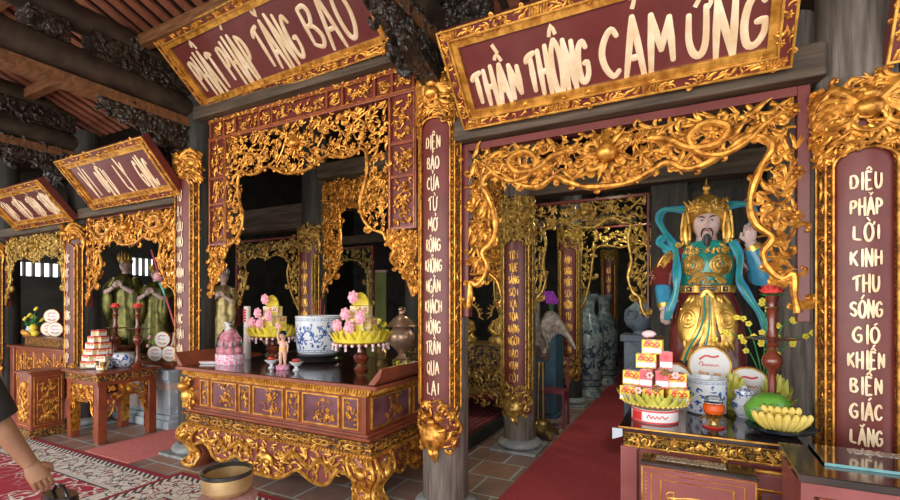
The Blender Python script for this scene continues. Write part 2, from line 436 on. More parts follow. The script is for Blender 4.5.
# ================================================================== SETTING
def tile_mat():
    m,nt,N,L,B = nmat('terracotta_tiles'); v = tc(N, L)
    b = N.new('ShaderNodeTexBrick'); b.offset = .5
    for k,x in (('Scale',1),('Mortar Size',.012),('Mortar Smooth',.3),('Brick Width',.40),('Row Height',.38),('Bias',0)): b.inputs[k].default_value = x
    b.inputs['Color1'].default_value = (.42,.23,.165,1); b.inputs['Color2'].default_value = (.31,.21,.18,1)
    b.inputs['Mortar'].default_value = (.50,.58,.60,1); L.new(v, b.inputs['Vector'])
    mx = N.new('ShaderNodeMixRGB'); mx.blend_type = 'MULTIPLY'; mx.inputs[0].default_value = .8
    L.new(b.outputs[0], mx.inputs[1]); L.new(ramp(N,L,noise(N,L,v,5,5),[(.3,(.65,.68,.72)),(.7,(1.15,1.1,1.05))]), mx.inputs[2])
    L.new(mx.outputs[0], B.inputs['Base Color']); B.inputs['Roughness'].default_value = .42
    bump(N, L, B, b.outputs['Fac'], -.3, .004); return m
mb = MB().box(-14, 4, -.2, 15, -.1, 0); struct('floor', mb, tile_mat(), smooth=False)
PAVE = plain('courtyard_paving', (.50,.47,.43), (.62,.60,.56), .8, 0, 2, .1, 20)
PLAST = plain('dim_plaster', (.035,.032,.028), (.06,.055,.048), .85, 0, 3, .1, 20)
struct('ground', MB().box(-30, 20, -30, -.2, -.12, -.02), PAVE, smooth=False)
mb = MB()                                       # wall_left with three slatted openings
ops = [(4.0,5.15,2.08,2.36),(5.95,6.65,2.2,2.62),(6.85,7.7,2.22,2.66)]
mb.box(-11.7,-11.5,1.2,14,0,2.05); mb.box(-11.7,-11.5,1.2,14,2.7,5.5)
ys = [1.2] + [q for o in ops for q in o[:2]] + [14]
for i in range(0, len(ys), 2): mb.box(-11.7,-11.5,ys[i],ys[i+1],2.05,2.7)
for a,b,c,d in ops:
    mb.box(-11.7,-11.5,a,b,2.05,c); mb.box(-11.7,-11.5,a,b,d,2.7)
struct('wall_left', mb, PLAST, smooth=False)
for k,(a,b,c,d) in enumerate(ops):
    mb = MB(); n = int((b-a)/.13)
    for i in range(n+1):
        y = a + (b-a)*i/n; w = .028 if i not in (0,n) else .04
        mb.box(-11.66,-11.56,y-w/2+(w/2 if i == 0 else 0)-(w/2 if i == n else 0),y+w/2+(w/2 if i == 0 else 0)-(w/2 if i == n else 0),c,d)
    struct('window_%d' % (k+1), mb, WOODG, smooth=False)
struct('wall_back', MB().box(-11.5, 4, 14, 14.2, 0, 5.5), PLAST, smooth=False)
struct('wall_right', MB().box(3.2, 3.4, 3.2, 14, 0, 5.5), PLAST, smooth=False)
# timber wall behind the guardian
mb = MB(); mb.box(-.20, 3.2, 4.86, 4.92, 0, 3.4)
for z in (2.0, 2.42, 2.9): mb.box(-.20, 3.2, 4.80, 4.865, z, z+.16)
mb.box(-.33,-.02,4.74,4.95,0,3.5)
struct('wall_centre', mb, plain('dim_wall_wood',(.02,.018,.014),(.05,.045,.035),.75,0,6,.4,25,sc=(6,6,.5)), smooth=False)

def rz_(y): return 3.92 + .374*(2.8-y)
# roof: tile deck and laths
mb = MB(); mb.beam((-4,-.9,rz_(-.9)+.07),(-4,3.3,rz_(3.3)+.07),20,.04)
mb.beam((-4,-.9,rz_(-.9)+.07),(-4,-4.2,4.05),20,.04)
mb.beam((-4,3.28,rz_(3.3)+.10),(-4,8,5.5),20,.04); mb.box(-14,6,7.9,14.5,5.4,5.5)
struct('ceiling', mb, TILEU, smooth=False)
l0 = None
for i in range(84):
    x = -10.6 + i*.155
    if l0 is None:
        l0 = MB().beam((0,-.9,rz_(-.9)),(0,3.25,rz_(3.25)),.085,.025).build('roof_lath', LATH, smooth=False)
        l0.location.x = x; tag(l0, 'thin red brown lath under the roof tiles', 'lath', 'roof laths sloping down under the tiles')
    else:
        o = l0.copy(); COL.objects.link(o); o.location.x = x
for y,lb in ((.2,'nearest the courtyard'),(1.0,'second from the courtyard'),(1.75,'third from the courtyard'),(2.45,'just above the tilted name boards')):
    z = rz_(y)-.10
    o = MB().box(-11, 3, y-.05, y+.05, z-.055, z+.05).build('roof_purlin', WOODO, smooth=False, bevel=.01)
    tag(o, 'long warm brown roof purlin running across the trusses, '+lb, 'purlin', 'roof purlins')

# columns
def column(name_lb, x, y, h=4.0, r=.165):
    wm = WOODK if x < -4 or y > 5 else WOODC  # left and inner columns: dark brown wood with their shade darkened into it
    t = thing('wooden_column', name_lb, 'column', (x,y,0))
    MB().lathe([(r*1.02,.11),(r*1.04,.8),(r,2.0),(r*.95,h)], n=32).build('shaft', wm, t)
    b = MB().lathe([(.20,.03),(.225,.045),(.235,.07),(.22,.095),(.18,.115),(.168,.12)], n=32); b.box(-.25,.25,-.25,.25,0,.03)
    b.build('stone_base', STONE, t, bevel=.008)
    return t
XB, XA, XC, XD, XE = .745, -1.621, -4.56, -6.83, -9.1
YF, YI = 3.034, 4.72
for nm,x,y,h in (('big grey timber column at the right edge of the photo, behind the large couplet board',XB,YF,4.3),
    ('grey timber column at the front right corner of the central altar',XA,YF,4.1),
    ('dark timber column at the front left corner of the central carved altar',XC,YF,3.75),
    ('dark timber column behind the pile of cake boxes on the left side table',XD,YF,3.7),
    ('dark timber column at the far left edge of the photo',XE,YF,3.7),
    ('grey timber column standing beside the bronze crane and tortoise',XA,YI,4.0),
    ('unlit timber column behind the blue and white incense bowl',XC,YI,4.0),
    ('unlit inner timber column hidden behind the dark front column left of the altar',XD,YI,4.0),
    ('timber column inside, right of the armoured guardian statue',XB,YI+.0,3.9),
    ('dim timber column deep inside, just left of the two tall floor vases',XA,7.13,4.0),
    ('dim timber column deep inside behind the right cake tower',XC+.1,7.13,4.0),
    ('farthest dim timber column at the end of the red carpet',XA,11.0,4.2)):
    column(nm, x, y, h)

# lintel beams
for lb,a,b,z,h in (('weathered timber lintel under the right name board',XA+.14,XB-.14,2.69,.17),
    ('weathered timber lintel under the large central name board',XC+.14,XA-.14,3.385,.13),
    ('weathered timber lintel under the third name board from the right',XD+.14,XC-.14,2.585,.12),
    ('dark timber lintel under the name board farthest left',XE+.14,XD-.14,2.495,.12)):
    o = MB().box(a,b,2.89,3.15,z,z+h).build('lintel_beam', WOODB, smooth=False, bevel=.012); tag(o, lb, 'beam', 'lintels of the front row')
for lb,a,b,z in (('dark cross beam inside above the right inner doorway',XA+.14,XB-.14,2.66),
    ('dark cross beam inside, high above the central altar',XC+.14,XA-.14,3.2),
    ('dark cross beam inside above the left inner doorway',XD+.14,XC-.14,2.58)):
    o = MB().box(a,b,YI-.1,YI+.1,z,z+.2).build('cross_beam', WOODB, smooth=False, bevel=.012); tag(o, lb, 'beam', 'inner cross beams')
for lb,y,z,h in (('dim greenish beam seen far inside through the central carved doorway, upper one',6.6,3.28,.22),('dim greenish beam seen far inside through the central carved doorway, lower one',8.6,2.95,.2)):
    o = MB().box(-11,XA+.8,y,y+.2,z,z+h).build('cross_beam', WOODB, smooth=False, bevel=.012); tag(o, lb, 'beam')

# trusses with carved bracket ends
def truss(x, which, seed):
    t = thing('roof_truss', 'dark roof truss of two stacked round beams above '+which, 'roof truss', (x, 0, 3.3))
    b = MB(); b.tube([(0,-3.9,.25),(0,0,.26),(0,2.4,.26),(0,3.1,.22)], [.13,.135,.13,.11], 16); b.build('round_beam', WOODD, t)
    MB().box(-.085,.085,-3.8,3.0,.03,.12).build('plank', WOODO, t, smooth=False)
    b = MB(); b.tube([(0,-2.4,.64),(0,2.35,.64),(0,2.7,.6)], [.115,.115,.09], 16); b.build('round_beam', WOODD, t)
    for y in (-1.4, .2, 1.75):
        b = MB(); b.box(-.11,.11,y-.14,y+.14,.36,.54); b.tube([(-.2,y,.40),(.2,y,.40)], .06, 10); b.build('spacer_block', CARVED_WOOD, t, bevel=.01)
    R = random.Random(seed)                                      # carved bracket hanging on the column side
    b = MB(); b.prism([(2.05,.12),(2.2,-.02),(2.45,-.06),(2.62,-.14),(2.86,-.22),(2.9,.12)], -.07, .07, lambda u,v,n: (n, u, v))
    for sd in (-1,1):
        T = lambda u,v,n,sd=sd: (sd*(.07-n), u, v)
        fill(b, lambda u,v: 2.1 < u < 2.88 and v < .12 and v > -.24+ (2.9-u)*.25, (2.05,2.9,-.25,.12), .10, .17, T, seed+sd, 1, -.01, .01, (.8,.2,0,0))
    b.build('carved_bracket', CARVED_WOOD, t)
    b = MB()                                                    # scrolled dragon head across the top of the column
    for sd in (-1,1):
        for k in range(6): curl(b, 2.25+R.random()*.5, .45+R.random()*.1-.05, R.uniform(0,6), .2, R, lambda u,v,n,sd=sd: (sd*(.1-n), u, v), .0)
    b.box(-.1,.1,2.05,2.9,.34,.56); b.build('carved_head', CARVED_WOOD, t)
truss(XB, 'the right board right end', 5); truss(XA, 'the gap between the two largest boards', 6)
truss(XC, 'the central board left end', 7); truss(XD, 'the third name board', 8); truss(XE, 'the name board farthest left', 9)
# side brackets of dark carving under the lintel ends beside the signs
for k,(x,sd,lb) in enumerate(((XA,1,'dark carved bracket to the left of the right name board'),(XA,-1,'dark carved bracket at the right end of the large central name board'),
        (XC,-1,'gnarled dark carved bracket between the central and third name boards'),(XD,-1,'dark carved bracket right of the name board farthest left'))):
    z0 = 3.2 if x == XA else 2.95
    b = MB(); R = random.Random(60+k)
    for i in range(15):
        u = R.uniform(.02,.36); v = R.uniform(.12,.5)
        curl(b, u, v, R.uniform(0,6), R.uniform(.14,.24), R, lambda u,v,n: (sd*u, n, v), R.uniform(-.02,.02), .15)
    b.prism([(0,.05),(sd*.34,.3),(sd*.34,.5),(0,.5)], .0, .08)
    o = b.build('corner_bracket', CARVED_WOOD); o.location = (x+sd*.1, YF-.2, z0); tag(o, lb, 'bracket')

# ================================================================== NAME BOARDS
def sign(lb, x0, x1, yb, zb, tilt, h, words, seed, rz=0, fo=.07, fi=.042, lw=.0155, gap=.034):
    w = x1-x0; t = thing('name_board', lb, 'name board', ((x0+x1)/2, yb, zb), rz, 'tilted lacquer name boards', rx=tilt)
    a = w/2
    MB().box(-a+fo, a-fo, -.012, .03, fo, h-fo).build('panel', LACS, t, smooth=False)
    g = MB()
    g.box(-a,a,-.035,.04,0,fo); g.box(-a,a,-.035,.04,h-fo,h); g.box(-a,-a+fo,-.035,.04,fo,h-fo); g.box(a-fo,a,-.035,.04,fo,h-fo)
    g.build('frame', LAC, t, smooth=False)
    g = MB()
    for q,e,y in ((0,.012,-.047),(fo-.012,.012,-.047)):
        g.box(-a+q,a-q,y,-.03,q,q+e); g.box(-a+q,a-q,y,-.03,h-q-e,h-q); g.box(-a+q,-a+q+e,y,-.03,q+e,h-q-e); g.box(a-q-e,a-q,y,-.03,q+e,h-q-e)
    g.build('moulding', GOLDB, t, bevel=.002)
    g = MB(); q = fo; e = fi
    g.box(-a+q,a-q,-.03,-.011,q,q+e); g.box(-a+q,a-q,-.03,-.011,h-q-e,h-q); g.box(-a+q,-a+q+e,-.03,-.011,q+e,h-q-e); g.box(a-q-e,a-q,-.03,-.011,q+e,h-q-e)
    st = fi*.75
    def key(u,v,hz):                                              # fret of small L strokes
        k = st*.38
        pts = [(-k,-k),(-k,k),(k,k),(k,-k*.2),(0,-k*.2)]
        if not hz: pts = [(p[1],p[0]) for p in pts]
        stroke(g, [(u+p[0],v+p[1]) for p in pts], [.0035]*5, ident, .03, .8, 4)
    n = int((w-2*q-e)/st)
    for i in range(n):
        u = -a+q+e/2+st*.5 + (w-2*q-e)*i/n
        key(u, q+e/2, True); key(u, h-q-e/2, True)
    n = int((h-2*q-2*e)/st)
    for i in range(1,n):
        v = q+e/2+(h-2*q-e)*i/n
        key(-a+q+e/2, v, False); key(a-q-e/2, v, False)
    g.build('fret_border', GOLDB, t)
    g = MB(); ins = lambda u,v: abs(u) < a-.012 and .012 < v < h-.012 and not (abs(u) < a-fo+.012 and fo-.012 < v < h-fo+.012)
    fill(g, ins, (-a,a,0,h), gap, fo*.75, ident, seed, 1, .034, .006, (.5,.32,.08,.1))
    for i in range(int(w/.5)+1):                                  # square bosses along the rails
        u = -a+.08+(w-.16)*i/(int(w/.5)+0.0)
        for v in (fo/2, h-fo/2):
            for k in range(-3,4): stroke(g, [(u+k*.016-.006,v-fo*.3),(u+k*.016+.006,v+fo*.3)], [.007,.007], ident, .038)
    g.build('border_carving', GOLD, t)
    for tx,c,ww,z0,z1 in words:
        g = MB(); ch = h-2*fo-2*fi; b0 = fo+fi
        word(g, tx, c*w-ww/2*w, c*w+ww/2*w, b0+z0*ch, b0+z1*ch, ident, .012, lw, .30)
        g.build('lettering', WHITEL, t)
    return t
sign('long maroon name board in a gilt frame reading THẦN THÔNG CẢM ỨNG', -1.375, .455, 2.875, 2.76, .72, .61,
     [('THẦN',-.335,.18,-.02,.64),('THÔNG',-.125,.205,-.06,.76),('CẢM',.115,.215,-.06,.80),('ỨNG',.345,.205,-.02,.76)], 11)
sign('largest name board, reading PHẬT PHÁP TĂNG BẢO, above the central altar', -4.27, -1.92, 2.93, 3.475, .84, .70,
     [('PHẬT',-.35,.155,-.06,.82),('PHÁP',-.165,.16,-.06,.86),('TĂNG',.055,.19,-.02,.88),('BẢO',.295,.21,.0,.92)], 12, rz=math.radians(-2.2), lw=.0165)
sign('third name board from the right, half lit, with four slender gold words', -6.22, -4.54, 2.88, 2.665, .68, .60,
     [('VI',-.32,.09,-.06,1.04),('DIỆU',-.14,.12,-.08,.9),('LÝ',.08,.10,-.06,.98),('GIÁC',.30,.14,-.08,.92)], 13, lw=.012, gap=.045)
sign('smallest name board at far left, catching a white reflection on its lacquer', -8.24, -6.66, 2.88, 2.575, .70, .55,
     [('TÂM',-.33,.13,-.05,.9),('THIỆN',-.11,.16,-.05,.9),('THẦN',.12,.15,-.05,.9),('THÔNG',.33,.17,-.05,.9)], 14, lw=.010, gap=.05)
sign('name board at the right photo edge showing only its gilt corner', .81, 2.3, 2.88, 2.68, .5, .62,
     [], 15)

# ================================================================== VALANCES
def inpoly(poly):
    n = len(poly)
    def f(u, v):
        c = False; j = n-1
        for i in range(n):
            if (poly[i][1] > v) != (poly[j][1] > v) and u < (poly[j][0]-poly[i][0])*(v-poly[i][1])/(poly[j][1]-poly[i][1])+poly[i][0]: c = not c
            j = i
        return c
    return f
def sunball(mb, u, v, r, R, T, d):
    blob(mb, u, v, r, T, d+.02, .9, 20, 12)
    stroke(mb, [(u,v+r*.9),(u,v+r*1.5),(u,v+r*2.4)], [r*.55,r*.32,r*.04], T, d+.01)
    for k in range(14):
        a = 2*PI*k/14+.2
        lick(mb, u+r*.9*cos(a), v+r*.9*sin(a), a, r*R.uniform(1.4,2.3), R, T, d, .13)
    for k in (-1,1):
        curl(mb, u+k*r*.6, v-r*1.2, -PI/2+k*.8, r*1.5, R, T, d+.01, .17, d=k); curl(mb, u+k*r*1.0, v+r*.9, PI/2-k*.7, r*1.6, R, T, d+.005, .15, d=-k)
def valance(lb, cx, y, half, ztop, mat, seed, gap=.04, s=.075, bw=.014, ball=0, dragons=True, frame=None, layers=2, fmat=None, name='carved_valance', mix=(.35,.36,.07,.22), open_top=False):
    t = thing(name, lb, 'carved valance', (cx, y, 0), 0, 'gilt openwork valances')
    R = random.Random(seed); hw = half[-1][0]
    con = [(-u,v) for u,v in reversed(half)] + half[1:]
    poly = con + [(hw,ztop),(-hw,ztop)]
    ins = inpoly(poly); g = MB(); zmin = min(p[1] for p in half)
    fill(g, ins, (-hw,hw,zmin,ztop), gap, s, ident, seed, layers, .005, .018, mix)
    sm = smooth(con, 4); n = len(sm)
    wsr = [bw*(.75+.45*abs(sin(i*.42))) for i in range(n)]
    if not open_top:
        stroke(g, sm, wsr, ident, .035, 1.0, 8)
        for i in range(2, n-2, 5):
            a = math.atan2(sm[i+1][1]-sm[i-1][1], sm[i+1][0]-sm[i-1][0]); curl(g, sm[i][0], sm[i][1], a+.5, s*.8, R, ident, .03, .15)
    for sg in (-1,1):                                            # scroll ends of the legs
        curl(g, sg*(half[-2][0]), half[-2][1], -PI/2, s*1.6, R, ident, .02, .16, 6, d=sg)
        curl(g, sg*(half[-3][0]), half[-3][1], -PI/2-.6*sg, s*1.4, R, ident, .03, .16, 6, d=-sg)
    g.build('openwork', mat, t)
    if dragons:
        zc = half[0][1]; hh = ztop-zc
        for sg in (-1,1):
            g = MB(); r = hh*.058
            pa = [(.93,.78),(.84,.62),(.76,.42),(.64,.28),(.52,.36),(.47,.62),(.56,.80),(.67,.68),(.62,.46),(.48,.44),(.36,.62),(.27,.68)]
            dragon(g, [(sg*a*hw, zc+b*hh) for a,b in pa], r, R, ident, .045)
            g.build('dragon', mat, t)
    if ball:
        g = MB(); sunball(g, 0, half[0][1]+(ztop-half[0][1])*.55, ball, R, ident, .05); g.build('flaming_pearl', mat, t)
    if frame:
        jw, tw, zb = frame; g = MB()
        g.box(-hw-jw,-hw,-.03,.04,zb,ztop+tw); g.box(hw,hw+jw,-.03,.04,zb,ztop+tw); g.box(-hw,hw,-.03,.04,ztop,ztop+tw)
        g.build('frame', fmat or LAC, t, smooth=False, bevel=.004)
    return t
valance('gilt dragon valance with a big round pearl, hanging under the right name board', -.452, 3.0,
    [(0,2.27),(.13,2.28),(.25,2.33),(.33,2.37),(.42,2.32),(.52,2.33),(.62,2.38),(.70,2.44),(.78,2.45),(.84,2.38),(.80,2.30),(.76,2.20),(.74,2.08),(.77,1.97),(.84,1.90),(.80,1.82),(.82,1.74),(.88,1.68),(.93,1.70),(.935,1.60),(.95,1.50)],
    2.635, GOLD, 21, .060, .092, .019, .062, True, (.055,.05,1.45))
valance('gilt foliage valance inside the panelled frame behind the large central name board', -3.07, 3.0,
    [(0,2.70),(.15,2.71),(.28,2.77),(.38,2.80),(.5,2.76),(.62,2.76),(.70,2.80),(.76,2.76),(.77,2.62),(.74,2.5),(.70,2.36),(.73,2.24),(.82,2.14),(.93,2.10),(.955,2.04)],
    3.155, GOLD, 22, .048, .072, .013, .05, False, None, 1, mix=(.36,.25,.17,.22))
valance('gilt valance with a small sun boss above the robed statues', -5.695, 3.0,
    [(0,2.22),(.15,2.23),(.3,2.29),(.42,2.25),(.55,2.25),(.62,2.18),(.58,2.06),(.6,1.95),(.68,1.85),(.74,1.75),(.86,1.68),(.93,1.52)],
    2.57, GOLD, 23, .065, .10, .014, .05, True, (.03,.015,1.5))
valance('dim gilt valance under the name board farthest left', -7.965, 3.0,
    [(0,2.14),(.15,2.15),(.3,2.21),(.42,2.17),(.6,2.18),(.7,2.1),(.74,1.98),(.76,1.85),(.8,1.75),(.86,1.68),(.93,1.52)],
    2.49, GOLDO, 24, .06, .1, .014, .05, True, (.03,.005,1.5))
valance('yellowish gilt valance with twin arches over the red carpet passage', -.925, YI,
    [(0,2.30),(.1,2.30),(.2,2.36),(.28,2.37),(.35,2.32),(.42,2.3),(.40,2.15),(.43,1.95),(.40,1.8),(.44,1.66),(.5,1.6),(.52,1.50),(.565,1.42)],
    2.56, GOLDO, 25, .05, .08, .015, .035, False, (.02,.03,1.4), 1, mix=(.3,.45,.02,.23))
valance('dim gilt valance inside, left of the blue and white incense bowl', -5.45, YI,
    [(0,2.2),(.2,2.24),(.35,2.2),(.45,2.12),(.42,1.95),(.47,1.78),(.55,1.6),(.65,1.45)],
    2.46, GOLDO, 26, .055, .085, .014, .035, False, (.03,.03,1.2), 1)
valance('gilt inner valance half hidden behind the central carved doorway', -3.09, YI,
    [(0,2.78),(.3,2.82),(.6,2.76),(.85,2.82),(1.0,2.7),(.97,2.3),(1.02,2.05),(1.1,1.9),(1.22,1.8),(1.29,1.6)],
    3.17, GOLD, 27, .055, .1, .02, .05, False, None, 2)
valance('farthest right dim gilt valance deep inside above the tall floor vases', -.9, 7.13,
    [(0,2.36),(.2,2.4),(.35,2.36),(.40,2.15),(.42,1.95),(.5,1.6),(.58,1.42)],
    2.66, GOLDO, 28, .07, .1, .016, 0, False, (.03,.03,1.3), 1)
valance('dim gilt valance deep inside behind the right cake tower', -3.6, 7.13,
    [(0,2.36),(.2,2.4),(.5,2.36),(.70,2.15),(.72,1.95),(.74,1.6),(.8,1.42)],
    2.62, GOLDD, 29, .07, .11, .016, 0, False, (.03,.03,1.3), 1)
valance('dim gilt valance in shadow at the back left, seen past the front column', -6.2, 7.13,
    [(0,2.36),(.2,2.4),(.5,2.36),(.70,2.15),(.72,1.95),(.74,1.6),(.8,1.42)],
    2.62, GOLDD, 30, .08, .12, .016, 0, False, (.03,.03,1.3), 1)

# panelled frame of the central doorway
def panelled_frame():
    t = thing('panelled_door_frame', 'red brown door frame of small gilt relief panels around the central doorway', 'door frame', (-3.07, 3.0, 0))
    g = MB()
    g.box(-1.225,1.225,.0,.05,3.165,3.385); g.box(-1.225,-.965,.0,.05,2.12,3.165); g.box(.965,1.225,.0,.05,2.12,3.165)
    g.build('frame', LAC, t, smooth=False)
    g = MB()                                    # raised rails
    def rail(a,b,c,d): g.box(a,b,-.022,.0,c,d)
    rail(-1.225,1.225,3.345,3.385); rail(-1.225,1.225,3.165,3.19)
    for sg in (-1,1):
        for q in (0,.235): rail(*sorted((sg*(1.225-q), sg*(1.2-q))), 2.12, 3.165)
        for z in (2.12, 2.52, 2.78): rail(*sorted((sg*1.2, sg*.99)), z, z+.025)
    cut = [-1.2,-1.0,-.83,-.5,-.33,.33,.5,.83,1.0,1.2]
    for c in cut: rail(c-.011,c+.011,3.19,3.345)
    g.build('rails', LACR, t, smooth=False, bevel=.004)
    g = MB()
    for z in (3.342,3.186): g.box(-1.22,1.22,-.028,-.02,z,z+.006)
    for sg in (-1,1):
        for q in (1.203,.982): g.box(*sorted((sg*q,sg*q+.006)),-.028,-.02,2.13,3.17)
    g.build('moulding', GOLD, t, smooth=False)
    g = MB(); fill(g, rect_in(-1.22,1.22,3.35,3.38), (-1.22,1.22,3.35,3.38), .028, .035, ident, 31, 1, .024, .003, (.6,.3,.1,0)); g.build('top_carving', GOLD, t)
    boxes = [(cut[i]+.02,cut[i+1]-.02,3.2,3.335) for i in range(len(cut)-1)]
    for sg in (-1,1):
        for z0,z1 in ((2.155,2.51),(2.555,2.77),(2.815,3.155)):
            a,b = sorted((sg*1.19, sg*1.0)); boxes.append((a,b,z0,z1))
    R = random.Random(3)
    for k,(a,b,c,d) in enumerate(boxes):
        g = MB(); ins = rect_in(a+.008,b-.008,c+.008,d-.008); uc,vc = (a+b)/2,(c+d)/2
        if k < 9 and k % 2 == 1 and b-a < .2:
            stroke(g, [(uc+.045*cos(q*.5236),vc+.045*sin(q*.5236)) for q in range(13)], [.006]*13, ident, .006)
        fill(g, ins, (a,b,c,d), .042, .055, ident, 100+k, 1, .004, .012, (.3,.45,.1,.15)); flower(g, uc, vc, .07, R, ident, .018)
        g.build('relief_panel', GOLD, t)
    for sg in (-1,1):                           # brackets below
        poly = [(.965,2.12),(.97,2.02),(1.02,1.96),(.99,1.89),(1.07,1.82),(1.13,1.76),(1.2,1.6),(1.225,1.6),(1.225,2.12)]
        ins = inpoly([(sg*u,v) for u,v in poly]); g = MB()
        fill(g, ins, (min(sg*.96,sg*1.23),max(sg*.96,sg*1.23),1.6,2.12), .035, .065, ident, 140+sg, 2, .0, .015, (.5,.25,.1,.15))
        stroke(g, smooth([(sg*u,v) for u,v in poly[:7]],3), [.014]*19, ident, .02, 1)
        g.build('bracket', GOLD, t)
    # second facing: maroon strip on column side
panelled_frame()

# ================================================================== COUPLET BOARDS ON THE COLUMNS
def plaque(lb, cx, cy, ztop, zt, zb, zbot, words, seed, gm=GOLD, hi=1, lw=.0048):
    t = thing('couplet_board', lb, 'couplet board', (cx, cy, 0), 0, 'curved couplet boards on the columns')
    R0 = .186; R = random.Random(seed)
    def T(u,v,n): q = u/R0; r = R0-n; return (r*sin(q), -r*cos(q), v)
    def sheet(u0,u1,v0,v1,n0,n1,k=10):
        g = MB(); 
        vs = []; fs = []
        for i in range(k+1):
            u = u0+(u1-u0)*i/k
            vs += [T(u,v0,n0),T(u,v1,n0),T(u,v1,n1),T(u,v0,n1)]
        for i in range(k):
            for j in range(4):
                l = (j+1) % 4; fs.append((i*4+j,(i+1)*4+j,(i+1)*4+l,i*4+l))
        fs += [(0,1,2,3), (k*4+3,k*4+2,k*4+1,k*4)]
        g.add(vs, fs); return g
    # arch topped lacquer panel
    sheet(-.195,.195,zbot+.06,ztop-.06,0.004,.018,16).build('board', LAC, t, smooth=True)
    wd = .105
    g = sheet(-.152,-.122,zb,zt+.02,-.010,.006,4); g.v, g.f = g.v, g.f
    a = sheet(.122,.152,zb,zt+.02,-.010,.006,4); g.add(a.v, a.f)
    a = sheet(-.2,-.152,zb-.1,zt+.05,-.004,.006,5); g.add(a.v,a.f); a = sheet(.152,.2,zb-.1,zt+.05,-.004,.006,5); g.add(a.v,a.f)
    g.build('side_border', CARVEF if gm is GOLD else CARVEY, t)
    g = MB()
    for u in (-.2,-.153,-.121,.121,.153,.2): stroke(g, [(u,zb-.05),(u,zt+.04)], [.006,.006], T, .012, 1)
    for sg in (-1,1):
        n = int((zt-zb)/.045)
        for i in range(n):                      # tiny studs
            if hi: blob(g, sg*.137, zb+(zt-zb)*(i+.5)/n, .008, T, .012, .8, 6, 4)
        if hi: fill(g, rect_in(min(sg*.158,sg*.195),max(sg*.158,sg*.195),zb,zt), (min(sg*.158,sg*.195),max(sg*.158,sg*.195),zb,zt), .045, .045, T, seed+sg, 1, .008, .004, (.55,.4,.05,0))
    arch = [(.121*cos(q*PI/12), zt+.02+.07*sin(q*PI/12)) for q in range(13)]
    stroke(g, arch, [.008]*13, T, .012, 1)
    g.build('beading', gm, t)
    g = MB()                                    # crest: bat and clouds
    gp = .036 if hi else .05
    fill(g, lambda u,v: (zt+.03 < v < ztop and abs(u) < .225-.1*max(0,(v-ztop+.06)/.06)) and not (abs(u) < .112 and v < zt+.09), (-.25,.25,zt+.03,ztop), gp, .07, T, seed+5, 2 if hi else 1, .005, .014, (.55,.25,.05,.15))
    zc = (zt+ztop)/2+.06; blob(g, 0, zc, .05, T, .03, .8, 12, 8); blob(g, 0, zc+.06, .035, T, .035); blob(g, -.025, zc+.075, .012, T, .06); blob(g, .025, zc+.075, .012, T, .06)
    for sg in (-1,1):
        for k in range(5): stroke(g, smooth([(sg*.03,zc+.03),(sg*(.12+.02*k),zc+.12-.045*k),(sg*(.22-.004*k),zc+.05-.065*k)],4), [.016,.018,.019,.02,.018,.016,.012,.008,.004], T, .03-.004*k, .8)
        curl(g, sg*.05, zc-.05, -PI/2+sg*.5, .1, R, T, .035, .16, d=sg); curl(g, sg*.16, ztop-.06, PI/2, .09, R, T, .02, .17, d=-sg)
    stroke(g, [(.05*cos(q*PI/8),zc-.06+.05*sin(q*PI/8)) for q in range(17)], [.009]*17, T, .04)
    g.build('crest', gm, t)
    if zb-zbot > .1:
        g = MB(); zz = (zb+zbot)/2                   # foot: beast mask holding a vase shape
        blob(g, 0, zz-.06, .105, T, .005, .5, 16, 10); blob(g, 0, zz-.075, .06, T, .035, .5)
        for sg in (-1,1):
            blob(g, sg*.05, zz+.08, .036, T, .02, .8); blob(g, sg*.05, zz+.075, .014, T, .05)
            for k in range(4): curl(g, sg*(.04+.045*k), zz+.13-.03*k, PI/2-sg*.7*k, .09, R, T, .012, .16, d=-sg)
            curl(g, sg*.13, zz-.02, -PI/2, .12, R, T, .01, .15, d=-sg); lick(g, sg*.03, zz-.15, -PI/2-sg*.4, .1, R, T, .01, .2); curl(g, sg*.09, zbot+.06, -PI/2, .06, R, T, .01, .2, d=sg)
        stroke(g, smooth([(-.09,zz+.0),(-.04,zz-.015),(0,zz+.01),(.04,zz-.015),(.09,zz+.0)],3), [.014]*13, T, .035)
        blob(g, 0, zz+.05, .026, T, .035); fill(g, lambda u,v: zbot+.05 < v < zb+.02 and abs(u) < .19, (-.19,.19,zbot+.05,zb+.02), .05, .06, T, seed+9, 1, .0, .010, (.6,.3,.1,0))
        g.build('foot_carving', gm, t)
    g = MB(); n = len(words); st = (zt-zb-.02)/n
    for i,wd_ in enumerate(words):
        vt = zt - st*i; w2 = .027*len(wd_)**.6
        word(g, wd_, -w2, w2, vt-st*.93, vt-st*.20, T, .003, lw, .22, .18)
    g.build('lettering', WHITEL if gm is GOLD else GOLDB, t)
    return t
WA = 'ĐIỆN BẢO CỬA TỪ MỞ RỘNG KHÔNG NGĂN KHÁCH HỒNG TRẦN QUA LẠI'.split()
WB = 'DIỆU PHÁP LỜI KINH THU SÓNG GIÓ KHIẾN BIỂN GIÁC LẶNG TRONG'.split()
WI = 'TRÍ TUỆ SÁNG SOI XA TỎA RẠNG NGỜI ĐẠO VẠN CÕI'.split()
plaque('couplet board beginning ĐIỆN BẢO, on the column right of the central altar', XA, YF, 3.18, 2.78, .86, .46, WA, 41)
plaque('large couplet board beginning DIỆU PHÁP LỜI KINH at the right photo edge', XB, YF, 2.62, 2.20, .72, .36, WB, 42, lw=.0050)
plaque('couplet board seen from its side on the column left of the panelled door frame', XC, YF, 3.08, 2.72, 1.0, .95, ['TỪ','BI','CỨU','KHỔ','ĐỘ','NHÂN','SINH','AN','LẠC','THÁI','HÒA'], 43)
